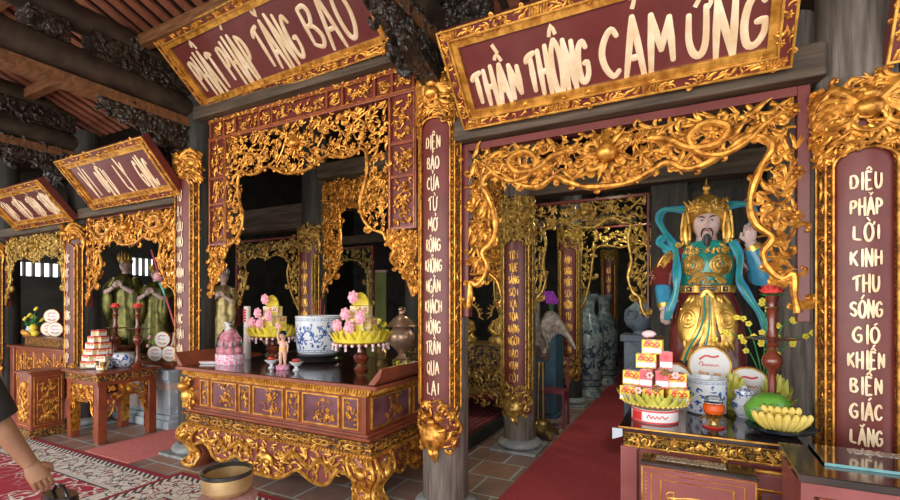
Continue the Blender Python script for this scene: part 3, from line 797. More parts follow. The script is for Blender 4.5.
plaque('couplet board seen from its side on the column behind the pile of cake boxes', XD, YF, 2.5, 2.2, .78, .42, ['PHÚC','ĐỨC','VÔ','BIÊN','CHÚNG','SINH','HÒA','HỢP'], 44, hi=0)
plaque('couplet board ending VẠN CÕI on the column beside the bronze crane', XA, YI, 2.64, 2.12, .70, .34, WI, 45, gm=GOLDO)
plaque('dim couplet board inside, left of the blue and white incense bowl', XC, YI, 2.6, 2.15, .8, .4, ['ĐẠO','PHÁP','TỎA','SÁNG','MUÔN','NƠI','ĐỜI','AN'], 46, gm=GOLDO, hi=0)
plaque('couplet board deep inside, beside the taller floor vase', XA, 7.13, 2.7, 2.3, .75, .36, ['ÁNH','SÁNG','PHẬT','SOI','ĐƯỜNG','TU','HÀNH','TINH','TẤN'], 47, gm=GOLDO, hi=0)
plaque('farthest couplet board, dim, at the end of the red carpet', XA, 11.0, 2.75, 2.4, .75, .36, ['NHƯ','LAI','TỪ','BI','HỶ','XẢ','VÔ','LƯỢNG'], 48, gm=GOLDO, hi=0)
plaque('couplet board at the far left edge of the photo', XE, YF, 2.42, 2.15, .78, .42, ['THIỆN','TÂM','AN','VUI'], 49, hi=0)
# ================================================================== CARPETS AND RUGS
def rug_mat(hx, hy, seed):
    m,nt,N,L,B = nmat('patterned_rug'); t = N.new('ShaderNodeTexCoord'); v = t.outputs['Object']
    sp = N.new('ShaderNodeSeparateXYZ'); L.new(v, sp.inputs[0])
    def ma(op, a, b=None):
        n = N.new('ShaderNodeMath'); n.operation = op
        for i,q in enumerate((a,b)):
            if q is None: continue
            if isinstance(q,(int,float)): n.inputs[i].default_value = q
            else: L.new(q, n.inputs[i])
        return n.outputs[0]
    d = ma('MINIMUM', ma('SUBTRACT', hx, ma('ABSOLUTE', sp.outputs[0])), ma('SUBTRACT', hy, ma('ABSOLUTE', sp.outputs[1])))
    def mixc(f, a, b):
        n = N.new('ShaderNodeMixRGB'); L.new(f, n.inputs[0])
        for i,q in ((1,a),(2,b)):
            if isinstance(q, tuple): n.inputs[i].default_value = (*q,1)
            else: L.new(q, n.inputs[i])
        return n.outputs[0]
    def vor(s, lo, hi, feat='F1', w=.12):
        nz = N.new('ShaderNodeTexNoise'); nz.inputs['Scale'].default_value = s*.45; L.new(v, nz.inputs['Vector'])
        mx = N.new('ShaderNodeMixRGB'); mx.blend_type = 'LINEAR_LIGHT'; mx.inputs[0].default_value = w; L.new(v, mx.inputs[1]); L.new(nz.outputs['Color'], mx.inputs[2])
        o = N.new('ShaderNodeTexVoronoi'); o.feature = feat; o.inputs['Scale'].default_value = s; L.new(mx.outputs[0], o.inputs['Vector'])
        r = N.new('ShaderNodeMapRange'); r.inputs[1].default_value = lo; r.inputs[2].default_value = hi; L.new(o.outputs['Distance'], r.inputs[0]); return r.outputs[0]
    red = (.42,.022,.045); cream = (.80,.77,.70); dark = (.05,.06,.07); dred = (.30,.03,.05)
    # cream border with flowers
    b = mixc(vor(16,.30,.36), dred, cream); b = mixc(vor(11,.03,.05,'DISTANCE_TO_EDGE'), dark, b)
    b = mixc(vor(26,.22,.27,'F1',.05), (.30,.32,.26), b)
    # red field with white scrolls
    nz = noise(N, L, v, 3.2, 3); msk = N.new('ShaderNodeMapRange'); msk.inputs[1].default_value = .50; msk.inputs[2].default_value = .54; L.new(nz, msk.inputs[0])
    dd = N.new('ShaderNodeMapRange'); dd.inputs[1].default_value = .75; dd.inputs[2].default_value = .45; L.new(d, dd.inputs[0])
    scr = ma('MULTIPLY', ma('SUBTRACT', 1, vor(7,.05,.09,'DISTANCE_TO_EDGE',.3)), ma('MAXIMUM', msk.outputs[0], ma('MULTIPLY', dd.outputs[0], .9)))
    f = mixc(scr, red, cream)
    sc_ = vor(30,.25,.3,'F1',.03); f2 = mixc(sc_, dark, f); f = mixc(scr, f, f2)
    def gt(a): r = N.new('ShaderNodeMath'); r.operation = 'GREATER_THAN'; L.new(d, r.inputs[0]); r.inputs[1].default_value = a; return r.outputs[0]
    w = N.new('ShaderNodeTexWave'); w.inputs['Scale'].default_value = 9; w.bands_direction = 'DIAGONAL'; L.new(v, w.inputs['Vector'])
    dash = ramp(N, L, w.outputs['Fac'], [(.45,dark),(.55,cream)], 'CONSTANT')
    c = mixc(gt(.05), (.30,.02,.04), dash); c = mixc(gt(.105), c, b); c = mixc(gt(.36), c, (.66,.63,.56)); c = mixc(gt(.40), c, dark); c = mixc(gt(.415), c, f)
    L.new(c, B.inputs['Base Color']); B.inputs['Roughness'].default_value = .95; bump(N, L, B, noise(N,L,v,120,2), .3, .004); return m
def rug(lb, x0,x1,y0,y1,z,seed,rz=0):
    hx,hy = (x1-x0)/2,(y1-y0)/2; o = MB().box(-hx,hx,-hy,hy,0,.008).build('patterned_rug', rug_mat(hx,hy,seed), smooth=False)
    o.location = ((x0+x1)/2,(y0+y1)/2,z); tag(o, lb, 'rug'); return o
CARP = plain('red_carpet_pile', (.40,.045,.055), (.48,.065,.075), .95, 0, 30, .4, 150)
CARPP = plain('pink_carpet_pile', (.66,.18,.17), (.74,.24,.22), .95, 0, 30, .4, 150)
tag(MB().box(-1.34,-.36,-1.2,11.8,0,.008).build('red_carpet', CARP, smooth=False), 'long red carpet running through the right passage into the temple', 'carpet')
tag(MB().box(-5.62,-4.80,2.5,7,0,.006).build('pink_carpet', CARPP, smooth=False), 'faded pink red carpet between the left side table and the central altar', 'carpet')
tag(MB().box(-8.3,-7.35,1.0,3.75,0,.006).build('pink_carpet', CARPP, smooth=False), 'pink carpet strip left of the carved cabinet', 'carpet')
rug('red and cream patterned rug in front of the left side table', -7.0, -3.85, -.1, 2.47, 0, 1)
rug('red and cream patterned rug under the brass bowl, lying over its neighbour', -4.09, -1.75, -.9, 2.58, .009, 2)

# ================================================================== FURNITURE

def face_T(x0, y0, side):          # side: 'front' faces -y, 'right' faces +x, 'left' faces -x
    if side == 'front': return lambda u,v,n: (x0+u, y0+n, v)
    if side == 'right': return lambda u,v,n: (x0-n, y0+u, v)
    return lambda u,v,n: (x0+n, y0-u, v)
PINKG = plain('pinkish_panel_ground', (.10,.035,.045), (.22,.09,.11), .12, 0, 5, 0, coat=.5)
def central_altar():
    cx = -3.15; y0,y1 = 2.73,4.16
    t = thing('carved_altar_table', 'long red and gilt carved altar table between the two front columns', 'altar table', (cx, (y0+y1)/2, 0))
    cy = (y0+y1)/2; a,b = y0-cy, y1-cy
    MB().box(-1.19,1.15,a-.05,b+.02,.915,.95).build('table_top', plain('altar_top', (.04,.014,.010),(.07,.025,.016),.16,0,4,.03,30,.5), t, bevel=.006)
    g = MB(); g.box(-1.195,1.155,a-.058,a-.045,.918,.947); g.box(1.148,1.158,a-.05,b,.918,.947); g.build('top_edge', LACR, t, smooth=False, bevel=.004)
    for sg in (-1,1):                                    # upturned flanges at both ends
        e = 1.13 if sg > 0 else -1.17
        g = MB(); g.prism([(e-sg*.06,.951),(e-sg*.0,.951),(e+sg*.05,1.01),(e+sg*.07,1.075),(e+sg*.05,1.08),(e+sg*.01,1.03)], a-.04, b-.78)
        f = g.build('end_flange', LACR, t, bevel=.004)
        g = MB(); T = lambda u,v,n,e=e,sg=sg: (e-sg*(-.012+.0+n*0)+sg*((v-.96)*.55)-sg*.012+sg*n*.8, u, v+.004)
        fill(g, rect_in(a,b-.82,.975,1.06), (a,b-.82,.975,1.06), .04, .05, T, 7+sg, 1, .0, .004, (.6,.35,.05,0))
        g.build('flange_carving', GOLD, f)
    g = MB(); g.box(-1.14,1.08,a-.02,b,.885,.915); g.box(-1.10,1.04,a,b,.845,.885); g.build('cornice', GOLD, t, bevel=.006)
    g = MB()
    for T,L_,u0 in ((face_T(0,a-.02,'front'),2.22,-1.14),(face_T(1.08,0,'right'),b-a,a)):
        n = int(L_/.028)
        for i in range(n): stroke(g, [(u0+(i+.5)*L_/n-.006,.872),(u0+(i+.5)*L_/n+.006,.905)], [.009,.007], T, .004, .9, 6)
    g.build('leaf_band', GOLDB, t)
    MB().box(-1.06,1.0,a+.03,b-.03,.55,.85).build('body', LACR, t, smooth=False)
    # front panels
    xs = [-.92,-.82,-.76,-.44,-.38,-.26,-.20,.14,.20,.32,.38,.74,.80,.93]
    k = 0
    def panel(u0,u1,v0,v1,side,seed):
        T = face_T(0,a+.03,'front') if side == 'front' else face_T(1.0,0,'right')
        g = MB(); m = .011
        def bar(p,q,r,s_,h):
            c = [T(p,r,-h),T(q,r,-h),T(q,s_,-h),T(p,s_,-h),T(p,r,0),T(q,r,0),T(q,s_,0),T(p,s_,0)]
            g.add(c, [(0,1,2,3),(0,4,5,1),(1,5,6,2),(2,6,7,3),(3,7,4,0)])
        bar(u0-m,u1+m,v0-m,v0,.016); bar(u0-m,u1+m,v1,v1+m,.016); bar(u0-m,u0,v0,v1,.016); bar(u1,u1+m,v0,v1,.016)
        p = g.build('panel', GOLDB, t, smooth=False)
        g = MB(); bar(u0,u1,v0,v1,.004); g.build('panel_back', PINKG, p, smooth=False)
        g = MB(); R = random.Random(seed)
        w_ = u1-u0; uc = (u0+u1)/2; fill(g, lambda u,v: u0+.01 < u < u1-.01 and v0+.012 < v < v1-.012 and (w_ < .14 or abs(u-uc-.03) < .09+.04*sin(v*40)), (u0,u1,v0,v1), .034, .04, T, seed, 1, .006, .006, (.3,.35,.25,.1)); g.build('relief', GOLD, p)
    for i in range(0,14,2): panel(xs[i],xs[i+1],.60,.82,'front',200+i)
    panel(a+.10,a+.62,.60,.82,'right',230); panel(a+.70,a+1.22,.60,.82,'right',231)
    g = MB()
    g.box(-1.05,1.03,a+.01,b-.01,.545,.565); g.box(-1.10,1.07,a-.02,b+.0,.525,.548); g.build('waist_moulding', LACR, t, bevel=.004)
    g = MB(); g.box(-1.13,1.10,a-.03,b,.50,.522); g.box(-1.10,1.07,a-.01,b-.02,.425,.50); g.build('frieze', CARVE, t, smooth=False)
    g = MB(); R = random.Random(77)
    for T,u0,u1 in ((face_T(0,a-.01,'front'),-1.10,1.07),(face_T(1.07,0,'right'),a,b)):
        n = int((u1-u0)/.30)
        for i in range(n):
            c = u0+(i+.5)*(u1-u0)/n; stroke(g, [(c-.10,.465),(c-.05,.482),(c+.05,.482),(c+.10,.465),(c+.05,.448),(c-.05,.448),(c-.10,.465)], [.006]*7, T, .006)
            for q in (-.13,-.06,0,.06): stroke(g, [(c+q-.012,.45),(c+q+.012,.48)], [.008,.008], T, .006); 
            for q in range(5): blob(g, c+.12+q*.011, .465, .008, T, .006, .8, 6, 4)
        n = int((u1-u0)/.03)
        for i in range(n): stroke(g, [(u0+(i+.2)*(u1-u0)/n,.402),(u0+(i+.8)*(u1-u0)/n,.42)], [.009,.009], T, .012, .9, 6)
    g.build('frieze_carving', GOLDB, t)
    MB().box(-1.12,1.09,a-.02,b-.01,.395,.425).build('lower_moulding', GOLD, t, bevel=.006)
    # scalloped aprons
    half = [(0,.095),(.14,.10),(.26,.15),(.36,.205),(.47,.16),(.58,.13),(.68,.15),(.74,.22),(.82,.27),(.96,.22)]
    con = [(-u,v) for u,v in reversed(half)]+half[1:]
    poly = con+[(.96,.40),(-.96,.40)]; T = face_T(-.02,a+.0,'front')
    MB().prism(poly, .0, .035, T).build('front_apron', LACP, t, smooth=False)
    g = MB(); ins = inpoly(poly); R = random.Random(9)
    fill(g, ins, (-.95,.95,.09,.39), .062, .075, T, 300, 1, .004, .010, (.35,.4,.05,.2))
    sm = smooth(con,4); stroke(g, sm, [.017]*len(sm), T, .008, 1, 8)
    for sg in (-1,1): dragon(g, [(sg*p,q) for p,q in ((.82,.34),(.70,.27),(.60,.33),(.50,.24),(.40,.30),(.30,.34),(.22,.26))], .018, R, T, .015)
    blob(g, 0, .25, .05, T, .02); fan(g, 0, .18, -PI/2, .1, R, T, .02)
    for sg in (-1,1): curl(g, sg*.1, .2, PI/2, .15, R, T, .025, .15, 6, d=sg)
    g.build('front_carving', GOLDB, t)
    L2 = (b-a)/2-.06; half = [(0,.14),(.1,.15),(.2,.22),(.3,.17),(.42,.24),(.6,.25)]
    con = [(-u,v) for u,v in reversed(half)]+half[1:]; poly = con+[(.6,.40),(-.6,.40)]
    for sd,xx in (('right',1.045),('left',-1.07)):
        T = face_T(xx,0,sd); MB().prism(poly, .0, .035, T).build('side_apron', LACP, t, smooth=False)
        g = MB(); fill(g, inpoly(poly), (-.6,.6,.12,.4), .045, .08, T, 310, 1, .004, .014, (.35,.35,.05,.25)); sm = smooth(con,4); stroke(g, sm, [.016]*len(sm), T, .008, 1, 8); g.build('side_carving', GOLD, t)
    # cabriole legs
    for sx,sy in ((-1,-1),(1,-1),(-1,1),(1,1)):
        ex = .93 if sx > 0 else -1.02; ey = a+.13 if sy < 0 else b-.15
        o_ = [(.40,.0,.155),(.34,.06,.15),(.27,.085,.135),(.20,.05,.105),(.14,.015,.09),(.09,.02,.095),(.05,.05,.11),(.02,.06,.115),(0,.055,.11)]
        g = MB(); g.loft([(ex+sx*q, ey+sy*q*.6, z, r, r*.85, .55) for z,q,r in reversed(o_)], 20)
        leg = g.build('leg', LACR, t, angle=60)
        g = MB(); R = random.Random(20+sx+2*sy)
        def TT(u,v,n,face):
            # follow the leg profile
            for i in range(len(o_)-1):
                if o_[i][0] >= v >= o_[i+1][0]:
                    k_ = (o_[i][0]-v)/(o_[i][0]-o_[i+1][0]); q = o_[i][1]+(o_[i+1][1]-o_[i][1])*k_; r = o_[i][2]+(o_[i+1][2]-o_[i][2])*k_; break
            else: q,r = (o_[0][1],o_[0][2]) if v > .4 else (o_[-1][1],o_[-1][2])
            f = r/.15
            if face == 'f': return (ex+sx*q+u*f, ey+sy*q*.6+sy*(r*.85-n-.004), v)
            return (ex+sx*q+sx*(r-n-.004), ey+sy*q*.6+u*f*.85, v)
        for face in ('f','s'):
            T = lambda u,v,n,face=face: TT(u,v,n,face)
            fill(g, rect_in(-.125,.125,.03,.40), (-.13,.13,.03,.40), .032, .055, T, 330+sx*3+sy+(face=='s'), 1, .0, .014, (.45,.3,.05,.2))
            for e in (-.12,.12): stroke(g, [(e, .02+.38*i/14) for i in range(15)], [.014]*15, T, .006, 1)
            stroke(g, [(-.12,.03),(-.05,.012),(.05,.012),(.12,.03)], [.02]*4, T, .012, 1); blob(g, 0, .30, .045, T, .01); curl(g, -.06,.12,PI/2,.1,R,T,.01,.16); curl(g, .06,.12,PI/2,.1,R,T,.01,.16)
        g.build('leg_carving', GOLDB, leg)
    # gilt lions on the front corners of the body
    for sg in (-1,1):
        e = -1.06
        if sg > 0: continue
        g = MB(); R = random.Random(5); T = face_T(e-.03,a+.0,'front')
        g.ball((e-.05,a+.04,.66),.085,14,10,1,1,1.15); g.ball((e-.06,a-.02,.76),.055,12,8)
        for k in range(22): curl(g, R.uniform(-.09,.07), R.uniform(.57,.83), R.uniform(0,6), .06, R, T, R.uniform(.0,.03), .16)
        for k in range(10): curl(g, R.uniform(-.08,.08), R.uniform(.57,.83), R.uniform(0,6), .06, R, face_T(e-.11,a+.06,'left'), .0, .16)
        g.box(e-.12,e,a+.0,a+.12,.55,.60); g.build('corner_lion', GOLDB, t)
    return t
central_altar()

def side_table():
    x0,x1,y0,y1,h = -6.38,-5.70,2.66,3.28,.79; cx,cy = (x0+x1)/2,(y0+y1)/2; a,b = (x1-x0)/2,(y1-y0)/2
    t = thing('side_altar_table', 'small red brown altar table with gilt aprons standing left of the pink carpet', 'altar table', (cx,cy,0))
    MB().box(-a-.04,a+.04,-b-.04,b+.04,h-.025,h).build('table_top', LACR, t, bevel=.005)
    MB().box(-a-.01,a+.01,-b-.01,b+.01,h-.105,h-.025).build('frieze', CARVE, t, smooth=False)
    MB().box(-a,a,-b,b,h-.15,h-.105).build('rail', LACR, t, smooth=False)
    for sx in (-1,1):
        for sy in (-1,1):
            g = MB(); X = sx*(a-.045); Y = sy*(b-.045); g.box(X-.045,X+.045,Y-.045,Y+.045,.0,h-.15); lg = g.build('leg', LACR, t, bevel=.008)
            g = MB()
            g.box(X-sx*.049-.003,X-sx*.049+.003,Y-.0495,Y+.0495,.08,h-.15); g.build('gilt_edge', GOLD, lg, smooth=False)
    T = face_T(0,-b+.02,'front'); g = MB()
    g.box(-a+.09,a-.09,-b+.02,-b+.045,.50,h-.15); g.build('panel_board', LACR, t, smooth=False)
    for u0,u1 in ((-a+.11,-a+.18),(-a+.22,a-.22),(a-.18,a-.11)):
        g = MB(); fill(g, rect_in(u0+.01,u1-.01,.46,h-.17), (u0,u1,.44,h-.16), .045, .06, T, int(u0*50)+90, 1, .004, .006, (.35,.5,.05,.1))
        for p,q,r,s_ in ((u0,u1,.44,.452),(u0,u1,h-.172,h-.16),(u0,u0+.01,.44,h-.16),(u1-.01,u1,.44,h-.16)): g.box(p,q,-b+.008,-b+.022,r,s_)
        g.box(u0,u1,-b+.02,-b+.03,.44,h-.16)
        g.build('relief_panel', GOLD, t, smooth=False)
    for T,w in ((face_T(0,-b+.02,'front'),a-.09),(face_T(a-.02,0,'right'),b-.09)):
        tp = .46 if w > .28 else h-.15
        half = [(0,tp-.14),(w*.3,tp-.12),(w*.5,tp-.16),(w*.68,tp-.19),(w*.72,tp-.28),(w*.85,tp-.33),(w,tp-.36)]
        con = [(-u,v) for u,v in reversed(half)]+half[1:]; poly = con+[(w,tp),(-w,tp)]; g = MB()
        fill(g, inpoly(poly), (-w,w,tp-.36,tp), .045, .07, T, 61, 1, .0, .01, (.45,.35,.1,.1)); sm = smooth(con,3); stroke(g, sm, [.009]*len(sm), T, .008, 1)
        sunball(g, 0, tp-.07, .03, random.Random(2), T, .012); g.build('apron_carving', GOLD, t)
side_table()

def cabinet():
    x0,x1,y0,y1,h = -7.0,-6.64,2.42,2.76,.765; cx,cy = (x0+x1)/2,(y0+y1)/2; a,b = .18,.16
    t = thing('carved_cabinet', 'square red brown pedestal cabinet with gilt flower panels, left of the small side table', 'cabinet', (cx,cy,0))
    MB().box(-a,a,-b,b,.09,h-.03).build('body', LACR, t, bevel=.006)
    g = MB(); g.box(-a-.02,a+.02,-b-.02,b+.02,h-.03,h-.012); g.box(-a-.005,a+.005,-b-.005,b+.005,h-.012,h); g.build('cabinet_top', LACR, t, bevel=.004)
    MB().box(-a-.02,a+.02,-b-.02,b+.02,0,.10).build('plinth', CARVE, t, bevel=.01)
    for T,w in ((face_T(0,-b,'front'),a-.03),(face_T(a,0,'right'),b-.03)):
        g = MB(); 
        for p in ([(-w,.14),(w,.14),(w,h-.07),(-w,h-.07),(-w,.14)], [(-w+.03,.17),(w-.03,.17),(w-.03,h-.1),(-w+.03,h-.1),(-w+.03,.17)]): stroke(g, p, [.005]*5, T, .002)
        stroke(g, smooth([(-.04,.2),(.02,.32),(-.03,.45),(.03,.58),(0,.64)],4), [.008]*17, T, .006)
        fill(g, rect_in(-w+.045,w-.045,.19,h-.12), (-w+.04,w-.04,.19,h-.12), .042, .06, T, 65, 1, .004, .008, (.25,.25,.4,.1)); blob(g, 0, .23, .045, T, .0, .5)
        g.build('gilt_panel', GOLD, t)
cabinet()

def big_left_table():
    x0,x1,y0,y1,h = -8.86,-7.12,3.0,3.72,.94; cx,cy = (x0+x1)/2,(y0+y1)/2; a,b = (x1-x0)/2,(y1-y0)/2
    t = thing('left_altar_table', 'large red brown altar table at the left edge behind the carved cabinet', 'altar table', (cx,cy,0))
    MB().box(-a-.03,a+.03,-b-.03,b+.03,h-.03,h).build('table_top', LACR, t, bevel=.006)
    MB().box(-a+.02,a-.02,-b+.03,b-.02,.30,h-.03).build('body', LACR, t, smooth=False)
    for sx in (-1,1):
        for sy in (-1,1): X,Y = sx*(a-.06),sy*(b-.06); MB().box(X-.06,X+.06,Y-.06,Y+.06,0,h-.03).build('leg', LACR, t, bevel=.008)
    T = face_T(0,-b+.03,'front')
    for i in range(5):
        u0 = -a+.15+i*(2*a-.3)/5; u1 = u0+(2*a-.3)/5-.05; g = MB(); stroke(g, [(u0,.4),(u1,.4),(u1,.86),(u0,.86),(u0,.4)], [.009]*5, T, .003)
        fill(g, rect_in(u0+.04,u1-.04,.45,.82), (u0,u1,.4,.86), .06, .08, T, 70+i, 1, .004, .008, (.4,.45,.05,.1)); g.build('gilt_panel', GOLD, t)
    tr = thing('offering_tray', 'long gilt tray with curled carved ends on the large left table', 'tray', (cx+.1,cy,h+.001))
    g = MB(); w = a-.16; g.box(-w,w,-.28,.28,0,.11); g.build('tray_box', CARVE, tr, smooth=False)
    MB().box(-w-.02,w+.02,-.30,.30,.11,.125).build('tray_top', LACR, tr, bevel=.004)
    T = face_T(0,-.30,'front'); g = MB()
    for sg in (-1,1):
        for k in range(7): curl(g, sg*(w-.03*k), .13, PI/2+sg*.5, .12-.008*k, random.Random(k), T, 0, .14, d=-sg)
    g.build('tray_scrolls', GOLD, tr)
big_left_table()

t = thing('stone_platform', 'blue grey stone platform with pale pink panels behind the small side table', 'platform', (-6.25,3.85,0))
g = MB(); w,d = .56,.42
for z0,z1,e in ((0,.10,.06),(.10,.16,.03),(.16,.46,0),(.56,.60,.02),(.60,.72,.05)): g.box(-w-e,w+e,-d-e,d+e,z0,z1)
g.build('stone_block', STONEB, t, bevel=.01)
MB().box(-w+.005,w-.005,-d+.005,d-.005,.46,.56).build('pink_band', STONEP, t, smooth=False)
g = MB(); g.box(-.34,.34,-d-.008,-d,.2,.42); g.build('front_panel', STONEP, t, bevel=.004)
g = MB(); g.box(w,w+.008,-.26,.26,.2,.42); p_ = g.build('side_panel', STONEP, t, bevel=.004)
g = MB(); T = face_T(w,0,'right'); R = random.Random(4)
for c in ((-.28,.2),(.28,.2),(-.28,.42),(.28,.42)): 
    for k in range(3): curl(g, c[0], c[1], R.uniform(0,6), .07, R, T, .004, .16)
g.build('corner_scrolls', STONEB, p_)
g = MB().box(-.48,.5,-.35,.38,.721,.79).build('shelf_board', LACR, t, bevel=.006)

# right hand altar, donation box and glass topped desk
def right_altar():
    x0,x1,y0,y1,h = -.315,.455,2.60,3.72,.90; cx,cy = (x0+x1)/2,(y0+y1)/2; a,b = (x1-x0)/2,(y1-y0)/2
    t = thing('guardian_altar', 'dark topped altar with gilt frieze in front of the armoured guardian statue', 'altar table', (cx,cy,0))
    MB().box(-a-.02,a+.01,-b-.02,b,h-.03,h).build('table_top', DARKTOP, t, smooth=False, bevel=.004)
    g = MB(); g.box(-a-.022,a+.011,-b-.026,-b-.018,h-.008,h-.001); g.build('gilt_edge', GOLDB, t, smooth=False)
    g = MB(); g.box(-a,a,-b+.01,b,h-.11,h-.03); g.build('frieze', CARVEY, t, smooth=False)
    g = MB(); T = face_T(0,-b+.01,'front'); fill(g, rect_in(-a+.02,a-.02,h-.1,h-.045), (-a,a,h-.1,h-.04), .034, .045, T, 80, 1, .0, .006, (.5,.4,.1,0))
    for v in (h-.036,h-.108): stroke(g, [(-a,v),(a,v)], [.005,.005], T, .002)
    g.build('frieze_carving', GOLDB, t)
    MB().box(-a-.0,a,-b+.03,b,0,h-.11).build('body', LACP, t, smooth=False)
    g = MB(); g.box(-a-.015,-a+.07,-b-.0,-b+.06,0,h-.11); g.build('corner_post', LACP, t, bevel=.006)
    g = MB(); g.box(.20,a+.0,-b-.075,-b+.02,.0,.70); g.box(.19,a+.005,-b-.09,-b+.02,.70,.775); p = g.build('side_pier', LACP, t, bevel=.008)
    T = face_T(0,-b-.077,'front'); g = MB(); stroke(g, [(.215,.30),(a-.02,.30),(a-.02,.69),(.215,.69),(.215,.30)], [.009]*5, T, .0)
    fill(g, rect_in(.23,a-.03,.32,.67), (.23,a-.03,.32,.67), .04, .05, T, 81, 1, .0, .006, (.2,.4,.3,.1)); g.build('flower_panel', GOLD, p)
    g = MB(); stroke(g, [(.19,.782),(a,.782)], [.008,.008], T, .01); stroke(g, [(.19,.70),(a,.70)], [.006,.006], T, .01); g.build('gilt_line', GOLDB, p)
    MB().box(.225,a-.025,-b-.078,-b-.074,.31,.68).build('panel_ground', PINKG, p, smooth=False)
right_altar()
SPECK = plain('painted_speckle_reflection', (.10,.09,.08), (.62,.55,.45), .25, 0, 90, 0, coat=.4, stops=(.42,.55))  # speckled reflection in the glossy tops, painted as a thin strip
def donation_box():
    x0,x1,y0,y1,h = -.205,.255,2.345,2.50,.80; cx,cy = (x0+x1)/2,(y0+y1)/2; a,b = (x1-x0)/2,(y1-y0)/2
    t = thing('donation_box', 'maroon donation box with gold scroll front panel in front of the guardian altar', 'donation box', (cx,cy,0))
    MB().box(-a,a,-b,b,.0,h-.012).build('body', LACP, t, bevel=.004)
    tp = MB().box(-a-.005,a+.005,-b-.005,b+.005,h-.012,h).build('glossy_top', DARKTOP, t, bevel=.003)
    MB().box(-a+.06,a-.11,b-.088,b-.012,h,h+.0015).build('painted_reflection_strip', SPECK, tp, smooth=False)
    T = face_T(0,-b,'front'); g = MB()
    for q,w in ((.004,.005),(.045,.004),(.085,.005)): stroke(g, [(-a+q,.05),(-a+q,h-.018-q*.6),(a-q,h-.018-q*.6),(a-q,.05)], [w]*4, T, .001)
    for i in range(40): blob(g, -a+.022, h-.05-i*.018, .004, T, .001, .8, 6, 4)
    pts = [(-.11,h-.17),(-.12,h-.13),(-.09,h-.12),(-.09,h-.145),(-.02,h-.135),(.05,h-.135),(.10,h-.135),(.10,h-.12),(.125,h-.12),(.125,h-.15)]
    stroke(g, smooth(pts,3), [.0035]*28, T, .001)
    R = random.Random(8)
    for sg in (-1,1):
        curl(g, sg*.12, h-.15, PI/2+sg, .06, R, T, .001, .09, 6, d=sg)
        for k in range(5): curl(g, sg*(.02+.02*k), h-.19-.004*k, PI/2+sg*(.6+.2*k), .05, R, T, .001, .1, d=-sg)
    blob(g, 0, h-.24, .07, T, -.02, .5); g.build('gold_ornament', GOLDB, t)
donation_box()
def desk():
    x0,x1,y0,y1,h = .335,1.5,2.0,2.42,.95; cx,cy = (x0+x1)/2,(y0+y1)/2; a,b = (x1-x0)/2,(y1-y0)/2
    t = thing('glass_topped_desk', 'maroon desk with dark glossy top and a glass sheet at the bottom right corner', 'desk', (cx,cy,0))
    MB().box(-a,a,-b,b,h-.03,h).build('desk_top', DARKTOP, t, smooth=False, bevel=.004)
    MB().box(-a+.012,a,-b+.012,b-.02,0,h-.03).build('body', LACP, t, smooth=False)
    g = MB(); g.box(-a+.05,-a+.95,-b+.0,-b+.014,h-.09,h-.075); g.box(-a+.05,-a+.065,-b+.0,-b+.014,.1,h-.075); g.box(-a+.10,-a+.9,-b+.004,-b+.014,.12,h-.12); g.build('front_moulding', LACR, t, bevel=.003)
    s_ = thing('glass_sheet', 'clear glass sheet with teal edge and yellow tape lying on the maroon desk', 'glass sheet', (cx,cy,h+.0008))
    g = MB(); g.box(-a+.105,a-.02,-b+.145,b-.01,0,.01); g.build('glass_pane', plain('tinted_glass',(.015,.035,.035),None,.04,0,bs=0,coat=.6), s_, smooth=False)
    MB().box(-a+.105,a-.02,-b+.1435,-b+.145,0,.0105).build('teal_edge', plain('teal_edge',(.12,.30,.32),(.17,.38,.40),.3,0,30,0), s_, smooth=False)
    MB().box(-a+.105,-a+.107,-b+.145,b-.01,0,.0105).build('teal_edge', TEALG, s_, smooth=False)
    MB().box(-a+.335,-a+.36,-b+.1415,-b+.16,0,.0112).build('tape', YEL, s_, smooth=False)
    MB().box(-a+.22,a-.1,b-.09,b-.03,.0105,.012).build('painted_reflection_strip', SPECK, s_, smooth=False)
desk()

